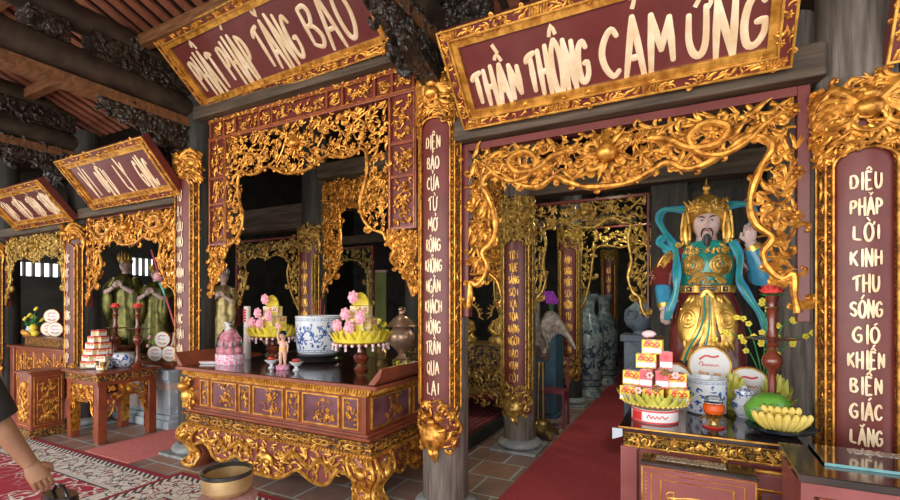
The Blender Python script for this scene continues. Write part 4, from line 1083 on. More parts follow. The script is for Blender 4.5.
# ================================================================== SHARED SMALL OBJECTS
def candlestick(lb, x, y, z, s, lot=True, grp=None, tilt=0):
    t = thing('candlestick', lb, 'candlestick', (x,y,z), group=grp); t.scale = (s,s,s)
    p = [(.07,0),(.075,.015),(.05,.03),(.034,.06),(.026,.11),(.020,.15),(.022,.20),(.018,.25),(.024,.275),(.045,.30),(.052,.325),(.045,.35),(.022,.38),(.018,.40),(.028,.415),(.02,.44)]
    MB().lathe(p, n=20).build('turned_stem', REDWOOD, t)
    MB().lathe([(.02,.44),(.12,.447),(.135,.455),(.12,.458),(.03,.462)], n=28).build('drip_plate', REDWOOD, t)
    MB().lathe([(.03,.46),(.024,.49),(.020,.52),(.024,.56),(.022,.59),(.030,.61),(.022,.63),(.028,.66),(.034,.69)], n=18).build('upper_stem', REDWOOD, t)
    g = MB()
    for z_ in (.145,.385,.62): g.lathe([(.036,z_),(.039,z_+.004),(.036,z_+.008)], n=18)
    g.build('gilt_rings', BRASS, t)
    if lot:
        g = MB()
        for ring,(n,r,h,o) in enumerate(((10,.062,.02,.0),(9,.05,.035,.3),(7,.034,.045,.1),(5,.018,.05,.2))):
            for i in range(n):
                a_ = 2*PI*i/n+o; c = Vector((cos(a_),sin(a_),0))
                g.tube([tuple(c*.008+Vector((0,0,.70))), tuple(c*r*.7+Vector((0,0,.70+h*.5))), tuple(c*r+Vector((0,0,.705+h*1.1)))], [.008,.017,.003], 6, .4)
        g.build('lotus_flower', REDL, t)
        g = MB()
        for i in range(8): a_ = i*PI/4; g.tube([(.01*cos(a_),.01*sin(a_),.69),(.04*cos(a_),.04*sin(a_),.692),(.062*cos(a_),.062*sin(a_),.70)], [.008,.014,.003], 6, .3)
        g.build('lotus_leaves', GREEN, t)
    else:
        MB().lathe([(.028,.69),(.03,.70),(.028,.92),(.0,.925)], n=14).build('red_candle', RED, t)
        g = MB(); 
        for i in range(5): g.lathe([(.0305,.72+.04*i),(.032,.73+.04*i),(.0305,.74+.04*i)], n=14)
        g.build('candle_pattern', PINKP, t)
    return t
def bluewhite(name, lb, cat, x, y, z, prof, pattern=True, dragonb=False, seed=1):
    t = thing(name, lb, cat, (x,y,z)); MB().lathe(prof, n=40).build('body', WHITE, t, angle=50)
    R = random.Random(seed); g = MB(); zs = [p[1] for p in prof]; H_ = max(zs); rm = max(p[0] for p in prof)
    def rad(v):
        for i in range(len(prof)-1):
            if prof[i][1] <= v <= prof[i+1][1]:
                k = (v-prof[i][1])/max(1e-6,prof[i+1][1]-prof[i][1]); return prof[i][0]+k*(prof[i+1][0]-prof[i][0])
        return prof[-1][0]
    def T(u,v,n): q = u/rm; r = rad(v)-n; return (r*sin(q), -r*cos(q), v)
    for v in (.07*H_,.12*H_,.88*H_,.93*H_): stroke(g, [(rm*2*PI*i/36,v) for i in range(37)], [H_*.008]*37, T, 0, .3, 4)
    n = 22
    for i in range(n):
        for v in (.095*H_,.905*H_): blob(g, rm*2*PI*i/n, v, H_*.014, T, 0, .2, 6, 4)
    if pattern:
        s_ = max(H_*.11, .032); fill(g, lambda u,v: .18*H_ < v < .82*H_, (0,rm*2*PI,.18*H_,.82*H_), s_*1.05, s_*1.1, lambda u,v,n: T(u,v,n*.12), seed, 1, 0, .0, (.55,.2,.25,0))
    if dragonb:
        for u0 in (-.9,1.4,3.6):
            dragon(g, [(rm*(u0+a_),v*H_) for a_,v in ((1.5,.35),(1.2,.62),(.9,.5),(.7,.3),(.45,.45),(.25,.62),(.0,.52))], H_*.03, R, lambda u,v,n: T(u,v,n*.1), 0)
            for k in range(5): curl(g, rm*(u0+R.uniform(-.4,1.4)), H_*R.uniform(.2,.75), 0, H_*.12, R, lambda u,v,n: T(u,v,n*.1), 0, .12)
    g.build('cobalt_pattern', BLUEG, t); return t
def tin_proto(lb, r, th, grp=None):
    t = thing('cookie_tin', lb, 'cookie tin', group=grp)
    g = MB(); g.M = Matrix.Rotation(PI/2,4,'X'); g.lathe([(r*.96,-th/2),(r,-th/2+.004),(r,th/2-.004),(r*.96,th/2)], n=36); g.build('can', RED, t)
    g = MB(); g.M = Matrix.Rotation(PI/2,4,'X'); g.lathe([(r*.90,th/2),(r*.90,th/2+.003),(r*.88,th/2+.0035)], n=36); g.build('white_lid', plain('tin_white',(.74,.72,.70),(.80,.78,.76),.3,0,10,0), t)
    g = MB(); g.M = Matrix.Rotation(PI/2,4,'X'); g.tube([(r*.945*cos(2*PI*i/36),r*.945*sin(2*PI*i/36),th/2) for i in range(37)], .006*r/.12, 6); g.build('gilt_rim', GOLDO, t)
    T = lambda u,v,n: (u, -th/2-.004+n*.2, v); g = MB(); q = r/.12
    stroke(g, smooth([(-.055*q,.035*q),(-.02*q,.06*q),(.02*q,.052*q),(.05*q,.062*q)],3), [.007*q]*10, T, 0); 
    pts = [(-.055*q,-.0*q),(-.05*q,.02*q),(-.035*q,.015*q),(-.04*q,-.004*q),(-.025*q,.006*q),(-.018*q,-.004*q),(-.01*q,.008*q),(-.004*q,-.004*q),(.006*q,.008*q),(.012*q,-.004*q),(.02*q,.006*q),(.03*q,-.004*q),(.04*q,.008*q),(.05*q,-.004*q)]
    stroke(g, smooth(pts,3), [.0028*q]*40, T, 0); g.build('red_lettering', RED, t)
    g = MB(); R = random.Random(3)
    for k in range(7): blob(g, R.uniform(-.05,.05)*q, -.055*q+R.uniform(-.015,.015)*q, .014*q, T, 0, .5)
    g.build('cookie_picture', plain('cookie_brown',(.45,.22,.10),(.7,.45,.25),.5,0,40,0), t)
    return t
def place(t, loc, rz=0): t.location = loc; t.rotation_euler[2] = rz; return t

BOXM = {}
def box_proto(name, lb, cat, w, d, h, body, panelm, marks, grp):
    t = thing(name, lb, cat, group=grp)
    MB().box(-w/2,w/2,-d/2,d/2,0,h).build('carton', body, t, smooth=False, bevel=.002)
    g = MB(); g.box(-w*.46,w*.46,-d/2-.0012,-d/2,h*.10,h*.42); g.box(-w*.3,w*.3,-d*.4,d*.4,h,h+.0012); g.build('printed_panel', panelm, t, smooth=False)
    T = lambda u,v,n: (u, -d/2+n*.25, v); g = MB()
    k = w/.11
    for i,(c) in enumerate(marks): stroke(g, smooth([(c*w-.016*k,h*.56),(c*w,h*.84),(c*w+.014*k,h*.60),(c*w-.008*k,h*.58)],2), [.0045*k]*7, T, .001)
    g.build('lettering', RED if panelm is not RED else WHITE, t)
    return t
def petal_bowl(g, r, z, n, h, w, tiers=2):
    for k in range(tiers):
        for i in range(n):
            a_ = 2*PI*(i+.5*k)/n; c,s_ = cos(a_),sin(a_); rr = r*(1-.1*k)
            g.tube([(c*rr*.62,s_*rr*.62,z),(c*rr*.86,s_*rr*.86,z+h*.25),(c*rr*(1+.06*(1-k)),s_*rr*(1+.06*(1-k)),z+h*(1+.1*k))], [w*.6,w,w*.12], 6, .25)

# ------------------------------------------------------------------ offering towers on the central altar
ZT = .951
CAKE = plain('printed_cake_box', (.80,.55,.10), (.85,.80,.70), .4, 0, 45, 0, stops=(.45,.55))
def cake_tower(which, x, y, s, seed):
    st = thing('offering_stand', 'turned red stand with yellow paper petals under '+which, 'offering stand', (x,y,ZT)); st.scale = (s,s,s)
    MB().lathe([(.05,0),(.055,.012),(.035,.03),(.03,.05),(.055,.08),(.06,.10),(.05,.125),(.025,.14),(.02,.17),(.05,.185),(.19,.20),(.21,.212),(.2,.216),(.05,.214)], n=28).build('turned_stem', REDWOOD, st)
    MB().lathe([(.036,.028),(.041,.034),(.036,.04)], n=24).build('gilt_ring', BRASS, st)
    g = MB()
    for i in range(26): a_ = 2*PI*i/26; g.ball((.212*cos(a_),.212*sin(a_),.208),.013,8,5)
    for i in range(13): a_ = 2*PI*i/13; g.tube([(.214*cos(a_),.214*sin(a_),.20),(.214*cos(a_),.214*sin(a_),.165)], [.006,.011], 6)
    g.build('pink_bead_fringe', PINKP, st)
    g = MB(); petal_bowl(g, .235, .21, 20, .095, .04, 4); g.build('yellow_petals', YEL, st)
    R = random.Random(seed); z = ZT+.218*s; first = None
    lb = 'small printed cake box stacked in the '+which.replace('the ','')
    for k,(n,r) in enumerate(((7,.13),(5,.09),(3,.045))):
        h = .096*s
        for i in range(n):
            a_ = 2*PI*i/n+k*.4-PI/2
            if first is None:
                b = box_proto('cake_box', lb, 'cake box', .098*s, .055*s, .093*s, CAKE, YEL, (-.2,.2), 'cake boxes in the '+which.replace('the ','')); first = b
            else: b = dup(first, (0,0,0))
            b.location = (x+r*s*cos(a_), y+r*s*sin(a_), z+.001); b.rotation_euler = (0,0,a_+PI/2)
        z += h
    t = thing('paper_arch', 'yellow fringed paper arch on top of the '+which.replace('the ',''), 'paper decoration', (x,y,z+.002))
    g = MB(); n = 14; R_ = .075*s
    poly = [(R_*cos(PI*i/n), R_*1.25*sin(PI*i/n)+.0) for i in range(n+1)]
    g.prism(poly, -.006, .006); g.build('arch', YEL, t)
    g = MB()
    for i in range(11): a_ = PI*(i+.5)/11; g.tube([(R_*.6*cos(a_),-.01,R_*.75*sin(a_)),(R_*1.1*cos(a_),-.012,R_*1.35*sin(a_))], [.006,.010], 6)
    g.build('arch_fringe', YEL, t)
    roses = [(-.13,-.10,-.20),(.02,-.14,-.21),(-.04,-.11,-.11),(.10,-.11,-.13),(-.015,-.05,.02),(-.10,-.07,-.06)]
    for i,(dx,dy,dz) in enumerate(roses[:5]):
        o = thing('paper_rose', 'pink paper rose pinned to the '+which.replace('the ',''), 'paper flower', (x+dx*s,y+dy*s-.03*s,z+.045*s+dz*s), group='pink roses on the '+which.replace('the ',''))
        g = MB()
        for rr,nn,hh in ((.036,7,.0),(.024,5,.012),(.010,3,.02)):
            for q in range(nn): a_ = 2*PI*q/nn+rr*40; g.ball((rr*s*cos(a_),-hh*s,rr*s*sin(a_)),.017*s,8,5,1,.5,1)
        g.build('petals', PINK, o)
        g = MB()
        for q in range(3): a_ = 2*q+i; g.tube([(0,.005,0),(.05*s*cos(a_),.002,.05*s*sin(a_))],[.012*s,.002],6,.4)
        g.build('leaves', STEAL, o)
cake_tower('the right cake tower on the central altar', -2.60, 3.27, 1.14, 1)
cake_tower('the left cake tower on the central altar', -3.95, 3.48, 1.12, 2)

st = thing('bowl_stand', 'round black wooden stand under the blue and white incense bowl', 'stand', (-3.41,3.60,ZT))
MB().lathe([(.23,0),(.245,.015),(.235,.035),(.215,.05),(.225,.07),(.20,.08)], n=36).build('round_base', BLACK, st)
bw = bluewhite('incense_bowl', 'large blue and white porcelain incense bowl with a dragon, on the central altar', 'incense bowl', -3.41,3.60,ZT+.081,
    [(.19,0),(.215,.02),(.225,.10),(.232,.22),(.236,.36),(.238,.385),(.225,.388),(.215,.36),(.205,.33)], True, True, 5)
MB().lathe([(.001,.32),(.21,.325),(.21,.33),(.001,.332)], n=30).build('ash', plain('incense_ash',(.35,.32,.3),(.5,.46,.42),.9), bw)
g = MB(); R = random.Random(2)
for i in range(5): a_ = R.uniform(0,6); g.tube([(.05*cos(a_),.05*sin(a_),.33),(.06*cos(a_),.06*sin(a_),.33+R.uniform(.15,.25))], .0018, 5)
g.build('incense_stick', RED, bw)
def urn(lb, x, y, s):
    t = thing('covered_urn', lb, 'urn', (x,y,ZT)); t.scale = (s,s,s)
    MB().lathe([(.07,0),(.075,.015),(.045,.04),(.03,.07),(.05,.095),(.10,.15),(.125,.21),(.12,.26),(.09,.30),(.08,.315)], n=30).build('body', COPPER, t)
    MB().lathe([(.08,.316),(.14,.322),(.145,.33),(.12,.345),(.105,.37),(.075,.40),(.04,.425),(.02,.43)], n=30).build('lid', COPPER, t)
    g = MB(); g.ball((0,0,.455),.026,10,7,1.2,.9,1); g.ball((0,-.02,.485),.02,10,7); g.tube([(.02,.0,.45),(.04,.0,.48),(.02,.0,.505)],[.01,.009,.004],6); g.tube([(-.01,-.015,.44),(-.014,-.02,.43)],.008,6); g.build('lion_finial', COPPER, t)
urn('copper coloured covered urn with lion finial, right of the right cake tower', -2.64, 3.98, 1.1)
urn('copper coloured covered urn with lion finial, mostly hidden behind the left cake tower', -4.26, 3.74, 1.0)


# bag of pink peaches
t = thing('wrapped_fruit_bag', 'clear wrapped basket of pink fruit tied with a white bow, on the central altar', 'fruit basket', (-4.03,3.02,ZT))
g = MB(); g.loft([(0,0,0,.135,.10,.7),(0,0,.10,.14,.105,.7)], 24); g.build('pink_basket', plain('pink_lattice',(.80,.22,.38),(.9,.78,.82),.4,0,60,0,stops=(.48,.52)), t)
g = MB(); R = random.Random(6)
for zz,n,r in ((.13,7,.085),(.20,6,.07),(.265,4,.045),(.31,1,0)):
    for i in range(n): a_ = 2*PI*i/n+zz*9; g.ball((r*cos(a_),r*.8*sin(a_),zz),.042,12,8)
g.build('pink_fruit', plain('peach_pink',(.80,.22,.32),(.92,.48,.52),.35,0,18,0), t)
g = MB()
for i in range(8): a_ = 2*PI*i/8+.3; g.tube([(.10*cos(a_),.085*sin(a_),.16),(.12*cos(a_),.1*sin(a_),.20),(.10*cos(a_),.085*sin(a_),.235)],[.006,.014,.003],6,.4)
g.build('leaves', STEAL, t)
g = MB(); g.lathe([(.14,.09),(.142,.16),(.125,.25),(.07,.33),(.02,.36),(.018,.37),(.05,.42)], n=24, sy=.78, wob=lambda a_,z: 1+.03*sin(7*a_)); g.build('clear_wrap', GLASS, t)
g = MB()
for i in range(7): a_ = 2*PI*i/7; g.tube([(0,-.02,.37),(.04*cos(a_),-.04,.37+.04*sin(a_)),(.055*cos(a_+.5),-.03,.37+.05*sin(a_+.5)),(0,-.02,.37)],[.006,.014,.012,.005],6,.3)
g.build('white_bow', plain('bow_white',(.75,.8,.78),(.9,.9,.88),.4), t)
t = thing('incense_packet', 'red and white incense packet standing behind the wrapped fruit basket', 'incense packet', (-4.20,3.36,ZT))
MB().lathe([(.035,0),(.038,.005),(.034,.56),(.03,.565)], n=16).build('tube', plain('packet_white',(.75,.7,.65),None,.4,bs=0), t)
g = MB()
for i in range(5): g.box(-.02,.02,-.04,-.033,.40+.028*i,.42+.028*i)
g.build('red_print', RED, t, smooth=False)
t = thing('small_white_device', 'white plastic strip device with red end lying at the left end of the central altar', 'device', (-4.22,2.93,ZT), .5)
MB().box(-.11,.11,-.03,.03,0,.022).build('case', plain('white_plastic',(.75,.75,.75),None,.35,bs=0), t, bevel=.005); MB().box(-.10,.06,-.02,-.008,.022,.03).build('rail', plain('red_plastic',(.45,.1,.1),None,.35,bs=0), t, bevel=.002)
t = thing('candy_box', 'clear box of yellow sweets beside the right cake tower', 'sweets box', (-2.36,3.60,ZT+.001), 0)
MB().box(-.09,.09,-.06,.06,0,.07).build('clear_case', GLASS, t, smooth=False)
g = MB(); R = random.Random(9)
for i in range(30): g.ball((R.uniform(-.075,.075),R.uniform(-.045,.045),R.uniform(.012,.05)),.014,7,5)
g.build('yellow_sweets', YEL, t)
def cup(lb, x, y):
    t = thing('offering_cup', lb, 'cup', (x,y,ZT), group='white stemmed cups on the central altar')
    MB().lathe([(.03,0),(.032,.006),(.014,.02),(.014,.035),(.04,.05),(.062,.075),(.06,.078),(.036,.058),(.005,.05)], n=22).build('porcelain', WHITE, t)
    MB().lathe([(.03,.055),(.034,.075),(.034,.10),(.03,.102)], n=18).build('red_cup', RED, t); MB().lathe([(.035,.082),(.037,.085),(.035,.088)], n=18).build('gilt_band', BRASS, t)
cup('small white stemmed cup with a red top left of the pink lotus figurine', -3.41, 2.99); cup('small white stemmed cup with a red top right of the pink lotus figurine', -3.10, 2.99)

# ================================================================== FIGURES
def head_mesh(g, c, s, squash=1):
    # sculpted head: face looks towards -y; s = head height
    n, m = 36, 30; vs = []; fs = []
    def G(u, v, u0, v0, a_, b_): return math.exp(-((u-u0)/a_)**2-((v-v0)/b_)**2)
    for k in range(m+1):
        v = -1+2*k/m; pr = math.sqrt(max(0,1-v*v)); 
        for i in range(n):
            th = 2*PI*i/n; u = sin(th); f = -cos(th)             # f=-1: face front
            jaw = 1-.22*max(0,-v)**1.5
            x = .36*pr**.85*u*jaw; y = .44*pr**.85*f*(1-.12*max(0,-v)) + .02
            if f < 0:
                X = x/.36; d = 0
                d += .105*G(X,v,0,-.14,.13,.16)+.05*G(X,v,0,.08,.09,.22)            # nose
                d += .03*G(X,v,0,.28,.6,.12)                                         # brow
                d -= .045*G(X,v,.34,.09,.17,.10)+.045*G(X,v,-.34,.09,.17,.10)         # sockets
                d += .03*G(X,v,.42,-.22,.22,.2)+.03*G(X,v,-.42,-.22,.22,.2)           # cheeks
                d += .04*G(X,v,0,-.45,.24,.06)+.035*G(X,v,0,-.58,.2,.05)-.02*G(X,v,0,-.52,.22,.02)   # lips
                d += .05*G(X,v,0,-.84,.25,.15)                                       # chin
                y -= d
            vs.append((c[0]+x*s, c[1]+y*s, c[2]+v*.5*s))
    for k in range(m):
        for i in range(n):
            j = (i+1) % n; fs.append((k*n+i,k*n+j,(k+1)*n+j,(k+1)*n+i))
    fs.append(tuple(reversed(range(n)))); fs.append(tuple(range(m*n,(m+1)*n))); g.add(vs, fs)
    for sg in (-1,1): g.ball((c[0]+sg*.365*s,c[1]+.03*s,c[2]+.0*s),.11*s,10,8,.35,.6,1.1)   # ears
def face_parts(parent, c, s, beard=False, skin=FACE):
    w = MB(); p = MB(); b = MB(); l = MB()
    for sg in (-1,1):
        X = sg*.125*s
        w.ball((c[0]+X,c[1]-.385*s,c[2]+.045*s),.055*s,12,8,1,.5,.42); p.ball((c[0]+X,c[1]-.405*s,c[2]+.043*s),.024*s,10,6,1,.5,.9)
        b.tube([(c[0]+X-sg*.08*s,c[1]-.435*s,c[2]+.105*s),(c[0]+X,c[1]-.43*s,c[2]+.145*s),(c[0]+X+sg*.11*s,c[1]-.36*s,c[2]+.15*s)],[.010*s,.022*s,.007*s],6)
        b.tube([(c[0]+X-sg*.06*s,c[1]-.408*s,c[2]+.06*s),(c[0]+X,c[1]-.415*s,c[2]+.072*s),(c[0]+X+sg*.07*s,c[1]-.375*s,c[2]+.055*s)],[.004*s,.006*s,.004*s],6)
        if beard:
            b.tube([(c[0]+sg*.02*s,c[1]-.475*s,c[2]-.185*s),(c[0]+sg*.09*s,c[1]-.44*s,c[2]-.20*s),(c[0]+sg*.14*s,c[1]-.37*s,c[2]-.30*s),(c[0]+sg*.13*s,c[1]-.34*s,c[2]-.42*s)],[.014*s,.022*s,.018*s,.006*s],8)
            b.tube([(c[0]+sg*.03*s,c[1]-.43*s,c[2]-.36*s),(c[0]+sg*.08*s,c[1]-.41*s,c[2]-.48*s),(c[0]+sg*.05*s,c[1]-.40*s,c[2]-.66*s)],[.03*s,.05*s,.01*s],8,.6)
    if beard: b.tube([(c[0],c[1]-.44*s,c[2]-.33*s),(c[0],c[1]-.44*s,c[2]-.5*s),(c[0],c[1]-.42*s,c[2]-.75*s)],[.03*s,.07*s,.01*s],8,.6)
    l.tube([(c[0]-.07*s,c[1]-.425*s,c[2]-.245*s),(c[0],c[1]-.475*s,c[2]-.24*s),(c[0]+.07*s,c[1]-.425*s,c[2]-.245*s)],[.006*s,.022*s,.006*s],8,.8)
    w.build('eye_whites', WHITE, parent); p.build('pupils', HAIR, parent); b.build('brows_and_beard' if beard else 'brows', HAIR, parent); l.build('lips', plain('lip_red',(.45,.05,.05),None,.35,bs=0), parent)
def hand(g, o, d, up, s, curl_=.6, sgn=1):
    # o wrist, d towards the fingers, up = back of hand normal, s = hand length
    o = Vector(o); d = Vector(d).normalized(); n = Vector(up).normalized(); r = d.cross(n).normalized()*sgn
    pal = [o, o+d*s*.25, o+d*s*.5]; g.tube([tuple(p) for p in pal], [s*.16,s*.23,s*.22], 12, .45, tuple(n))
    for k,(off,L_) in enumerate(((-.165,.40),(-.055,.46),(.055,.43),(.16,.34))):
        b = o+d*s*.42+r*off*s; dd = d.copy(); pts = [b]; q = b
        for j,fr in enumerate((.45,.32,.26)):
            dd = (dd - n*curl_*(.5+.35*j)).normalized(); q = q+dd*L_*s*fr; pts.append(q)
        g.tube([tuple(p) for p in pts], [s*.065,s*.06,s*.052,s*.038], 8)
    b = o+d*s*.15-r*s*.16; q1 = b+(d*.6-r*.7-n*.2).normalized()*s*.2; q2 = q1+(d*.8-n*.5+r*.1).normalized()*s*.2
    g.tube([tuple(b),tuple(q1),tuple(q2)], [s*.085,s*.07,s*.045], 8)
def guardian():
    X0,Y0 = .112,4.05
    t = thing('guardian_statue', 'standing guardian statue in gold armour with black beard and raised hand, behind the right altar', 'statue', (X0,Y0,.50))
    B0 = .50
    Z = lambda z: z-B0
    # one continuous body: torso, neck, head, arms, hands
    g = MB()
    g.loft([(0,.02,Z(1.55),.17,.13),(0,.02,Z(1.70),.165,.125),(0,.02,Z(1.83),.19,.135),(0,.02,Z(1.93),.205,.13),(0,.02,Z(1.99),.15,.10),(0,0,Z(2.03),.075,.075),(0,-.01,Z(2.10),.065,.065)], 28)
    head_mesh(g, (0,-.02,Z(2.155)), .27)
    g.tube([(-.17,.02,Z(1.94)),(-.25,.0,Z(1.85)),(-.30,-.04,Z(1.70)),(-.29,-.10,Z(1.55)),(-.285,-.12,Z(1.49))],[.075,.075,.062,.048,.038],14)
    g.tube([(.17,.02,Z(1.94)),(.27,-.0,Z(1.86)),(.34,-.05,Z(1.76)),(.33,-.10,Z(1.86)),(.27,-.12,Z(1.99))],[.075,.075,.062,.05,.038],14)
    hand(g, (-.285,-.12,Z(1.50)), (0,-.25,-1), (-.2,-1,.2), .15, .95, 1)
    hand(g, (.27,-.12,Z(1.98)), (-.02,-.15,1), (0,1,.2), .18, .75, -1)
    bd = g.build('body', FACE, t, angle=60)
    face_parts(bd, (0,-.02,Z(2.155)), .27, True)
    # helmet
    g = MB(); c = (0,.015,Z(2.20))
    g.loft([(0,.04,Z(2.10),.125,.10),(0,.02,Z(2.20),.142,.13),(0,-.005,Z(2.26),.145,.152),(0,.0,Z(2.32),.12,.13),(0,.01,Z(2.36),.08,.09),(0,.01,Z(2.385),.03,.035),(0,.01,Z(2.42),.012,.012)], 28)
    g.ball((0,.01,Z(2.435)),.028,14,10); g.tube([(0,.01,Z(2.46)),(0,.01,Z(2.51))],[.007,.003],6)
    R = random.Random(2)
    def TH(u,v,n): q = u/.15; return ((.142-n)*sin(q), -(.150-n)*cos(q)+.0, v)
    fill(g, rect_in(-.24,.24,Z(2.235),Z(2.31)), (-.24,.24,Z(2.235),Z(2.31)), .022, .034, TH, 3, 1, .0, .008, (.7,.2,.1,0))
    for i in range(9): lick(g, -.16+.04*i, Z(2.30), PI/2, .045, R, lambda u,v,n: (u*.85, -.11-.0+abs(u)*.3+n, v), .0, .2)
    stroke(g, [(-.22+.44*i/12, Z(2.238)-.012*cos(i*PI/6)) for i in range(13)], [.009]*13, TH, .004)
    g.build('helmet', GOLDS, t)
    R = random.Random(3)
    for sg in (-1,1):
        g = MB()
        g.loft([(sg*.135,-.02,Z(1.995),.03,.05),(sg*.145,-.03,Z(2.06),.04,.06),(sg*.142,-.02,Z(2.16),.026,.06),(sg*.135,-.01,Z(2.24),.02,.05)], 14)
        T = lambda u,v,n,sg=sg: (sg*.14+u, -.075+n, v)
        stroke(g, [(-.028,Z(2.03)),(-.032,Z(2.12)),(-.018,Z(2.24))], [.008]*3, T, 0); stroke(g, [(.028,Z(2.03)),(.026,Z(2.12)),(.012,Z(2.24))], [.008]*3, T, 0)
        for k in range(4): curl(g, 0, Z(2.05+.05*k), R.uniform(0,6), .035, R, T, .004, .15)
        curl(g, sg*.02, Z(2.02), -PI/2, .07, R, T, .0, .2, 6, d=sg)
        g.build('cheek_guard', GOLDS, t)
    # collar and cuirass
    MB().loft([(0,.01,Z(1.94),.19,.135),(0,.0,Z(1.99),.155,.12),(0,-.005,Z(2.02),.10,.095)], 26).build('collar', STEAL, t)
    g = MB(); g.loft([(0,.01,Z(1.60),.178,.14),(0,.01,Z(1.72),.176,.14),(0,.005,Z(1.82),.198,.152),(0,.01,Z(1.92),.208,.145),(0,.01,Z(1.965),.18,.125)], 30); g.build('cuirass', STEAL, t)
    g = MB(); R = random.Random(4)
    def TC(u,v,n): q = u/.19; return ((.195-n)*sin(q), -(.158-n)*cos(q)+.005, v)
    for sg in (-1,1):
        for r in (.078,.058,.034): stroke(g, [(sg*.10+r*cos(i*PI/9),Z(1.835)+r*.92*sin(i*PI/9)) for i in range(19)], [.008]*19, TC, .0)
        fill(g, lambda u,v: math.hypot(u-sg*.10,v-Z(1.835)) < .072, (sg*.1-.08,sg*.1+.08,Z(1.76),Z(1.91)), .020, .022, TC, 5, 1, .0, .004, (.3,0,.7,0))
        fill(g, lambda u,v: math.hypot(u-sg*.11,(v-Z(1.95))*1.6) < .055, (sg*.11-.06,sg*.11+.06,Z(1.91),Z(1.99)), .018, .022, TC, 6, 1, .0, .004, (.3,0,.7,0))
    fill(g, rect_in(-.16,.16,Z(1.925),Z(1.965)), (-.16,.16,Z(1.925),Z(1.965)), .022, .03, TC, 8, 1, .0, .006, (.6,.2,.2,0))
    stroke(g, smooth([(-.12,Z(1.70)),(-.07,Z(1.745)),(0,Z(1.765)),(.07,Z(1.745)),(.12,Z(1.70))],4), [.016]*17, TC, .006)
    fill(g, lambda u,v: abs(u) < .1 and Z(1.69) < v < Z(1.75), (-.1,.1,Z(1.69),Z(1.75)), .022, .03, TC, 9, 1, .0, .008, (.5,.2,.3,0))
    g.build('breast_plates', GOLDS, t)
    # belt
    g = MB(); g.loft([(0,.01,Z(1.625),.19,.155),(0,.01,Z(1.63),.197,.162),(0,.01,Z(1.68),.197,.162),(0,.01,Z(1.685),.19,.155)], 30); be = g.build('belt', GOLDO, t)
    g = MB()
    def TB(u,v,n): q = u/.19; return ((.200-n)*sin(q), -(.166-n)*cos(q)+.01, v)
    for u,w_ in ((-.12,.022),(0,.045),(.12,.022)): stroke(g, [(u-w_,Z(1.655)),(u+w_,Z(1.655))], [.017,.017], TB, 0, .4)
    g.build('belt_plaques', plain('navy_inlay',(.01,.02,.06),None,.3,bs=0), be)
    g = MB()
    for u,w_ in ((-.12,.026),(0,.05),(.12,.026)): stroke(g, [(u-w_,Z(1.635)),(u+w_,Z(1.635)),(u+w_,Z(1.677)),(u-w_,Z(1.677)),(u-w_,Z(1.635))], [.005]*5, TB, .002)
    for k in (-.02,0,.02): blob(g, k, Z(1.655), .009, TB, .008)
    blob(g, -.12, Z(1.655), .01, TB, .008); blob(g, .12, Z(1.655), .01, TB, .008); g.build('belt_gilding', GOLDS, be)
    # skirt
    def wb(a_, z): return 1+.02*sin(9*a_)
    g = MB(); g.lathe([(.19,Z(1.63)),(.235,Z(1.50)),(.265,Z(1.30)),(.27,Z(1.10)),(.255,Z(.92)),(.235,Z(.80)),(.22,Z(.70))], (0,.02,0), 40, 1, .78, wb); g.build('robe_skirt', SMAR, t, angle=60)
    g = MB(); R = random.Random(6)
    rs = [(1.63,.19),(1.50,.235),(1.30,.265),(1.10,.27),(.92,.255),(.80,.235),(.70,.22)]
    def rr(v):
        v += B0
        for i in range(6):
            if rs[i][0] >= v >= rs[i+1][0]: k = (rs[i][0]-v)/(rs[i][0]-rs[i+1][0]); return rs[i][1]+k*(rs[i+1][1]-rs[i][1])
        return .2
    def TS(u,v,n): r = rr(v)-n+.006; q = u/.26; return (r*sin(q), -r*.78*cos(q)+.02, v)
    for sg in (-1,1):                                    # gilt tassets
        pts = [(sg*(.10+.05*sin(PI*i/10)), Z(1.60)-.42*i/10) for i in range(11)]
        stroke(g, pts, [.045,.07,.085,.09,.09,.085,.08,.07,.055,.035,.012], TS, -.010, .28, 10)
        for q in (.055,.035): stroke(g, [(sg*.13+q*cos(i*PI/8),Z(1.43)+1.25*q*sin(i*PI/8)) for i in range(17)], [.006]*17, TS, .014)
        fill(g, lambda u,v: math.hypot(u-sg*.13,(v-Z(1.43))*.8) < .032, (sg*.13-.04,sg*.13+.04,Z(1.38),Z(1.48)), .018, .02, TS, 5, 1, .012, .004, (.3,0,.7,0))
        for k in range(4): lick(g, sg*(.05+.03*k), Z(1.61), -PI/2+sg*.3, .09, R, TS, .0, .2)
        for k in range(4): lick(g, sg*(.06+.03*k), Z(1.27), -PI/2+sg*.2, .08, R, TS, .0, .2)
    g.build('gilt_tassets', GOLDS, t)
    g = MB()                                             # falling sash folds
    for k,(u0,u1) in enumerate(((-.03,-.16),(-.012,-.12),(.008,-.05),(.024,.01),(.038,.05))):
        pts = smooth([(u0,Z(1.61)),(u0*.9,Z(1.48)),(u0*.7+u1*.25,Z(1.34)),(u1*.75,Z(1.22)),(u1,Z(1.12 if k < 2 else 1.02))],4)
        stroke(g, pts, [.016]*len(pts), TS, .014, .7)
    stroke(g, smooth([(-.05,Z(1.60)),(0,Z(1.635)),(.05,Z(1.60))],3), [.018]*7, TS, .02)
    g.build('sash_folds', GOLDS, t)
    g = MB()
    for u0,u1 in ((-.02,-.14),(.016,-.02)):
        pts = smooth([(u0,Z(1.60)),(u0*.9,Z(1.46)),(u0*.6+u1*.3,Z(1.32)),(u1*.8,Z(1.20)),(u1,Z(1.10))],4); stroke(g, pts, [.007]*len(pts), TS, .022, .9)
    g.build('sash_lining', STEAL, t)
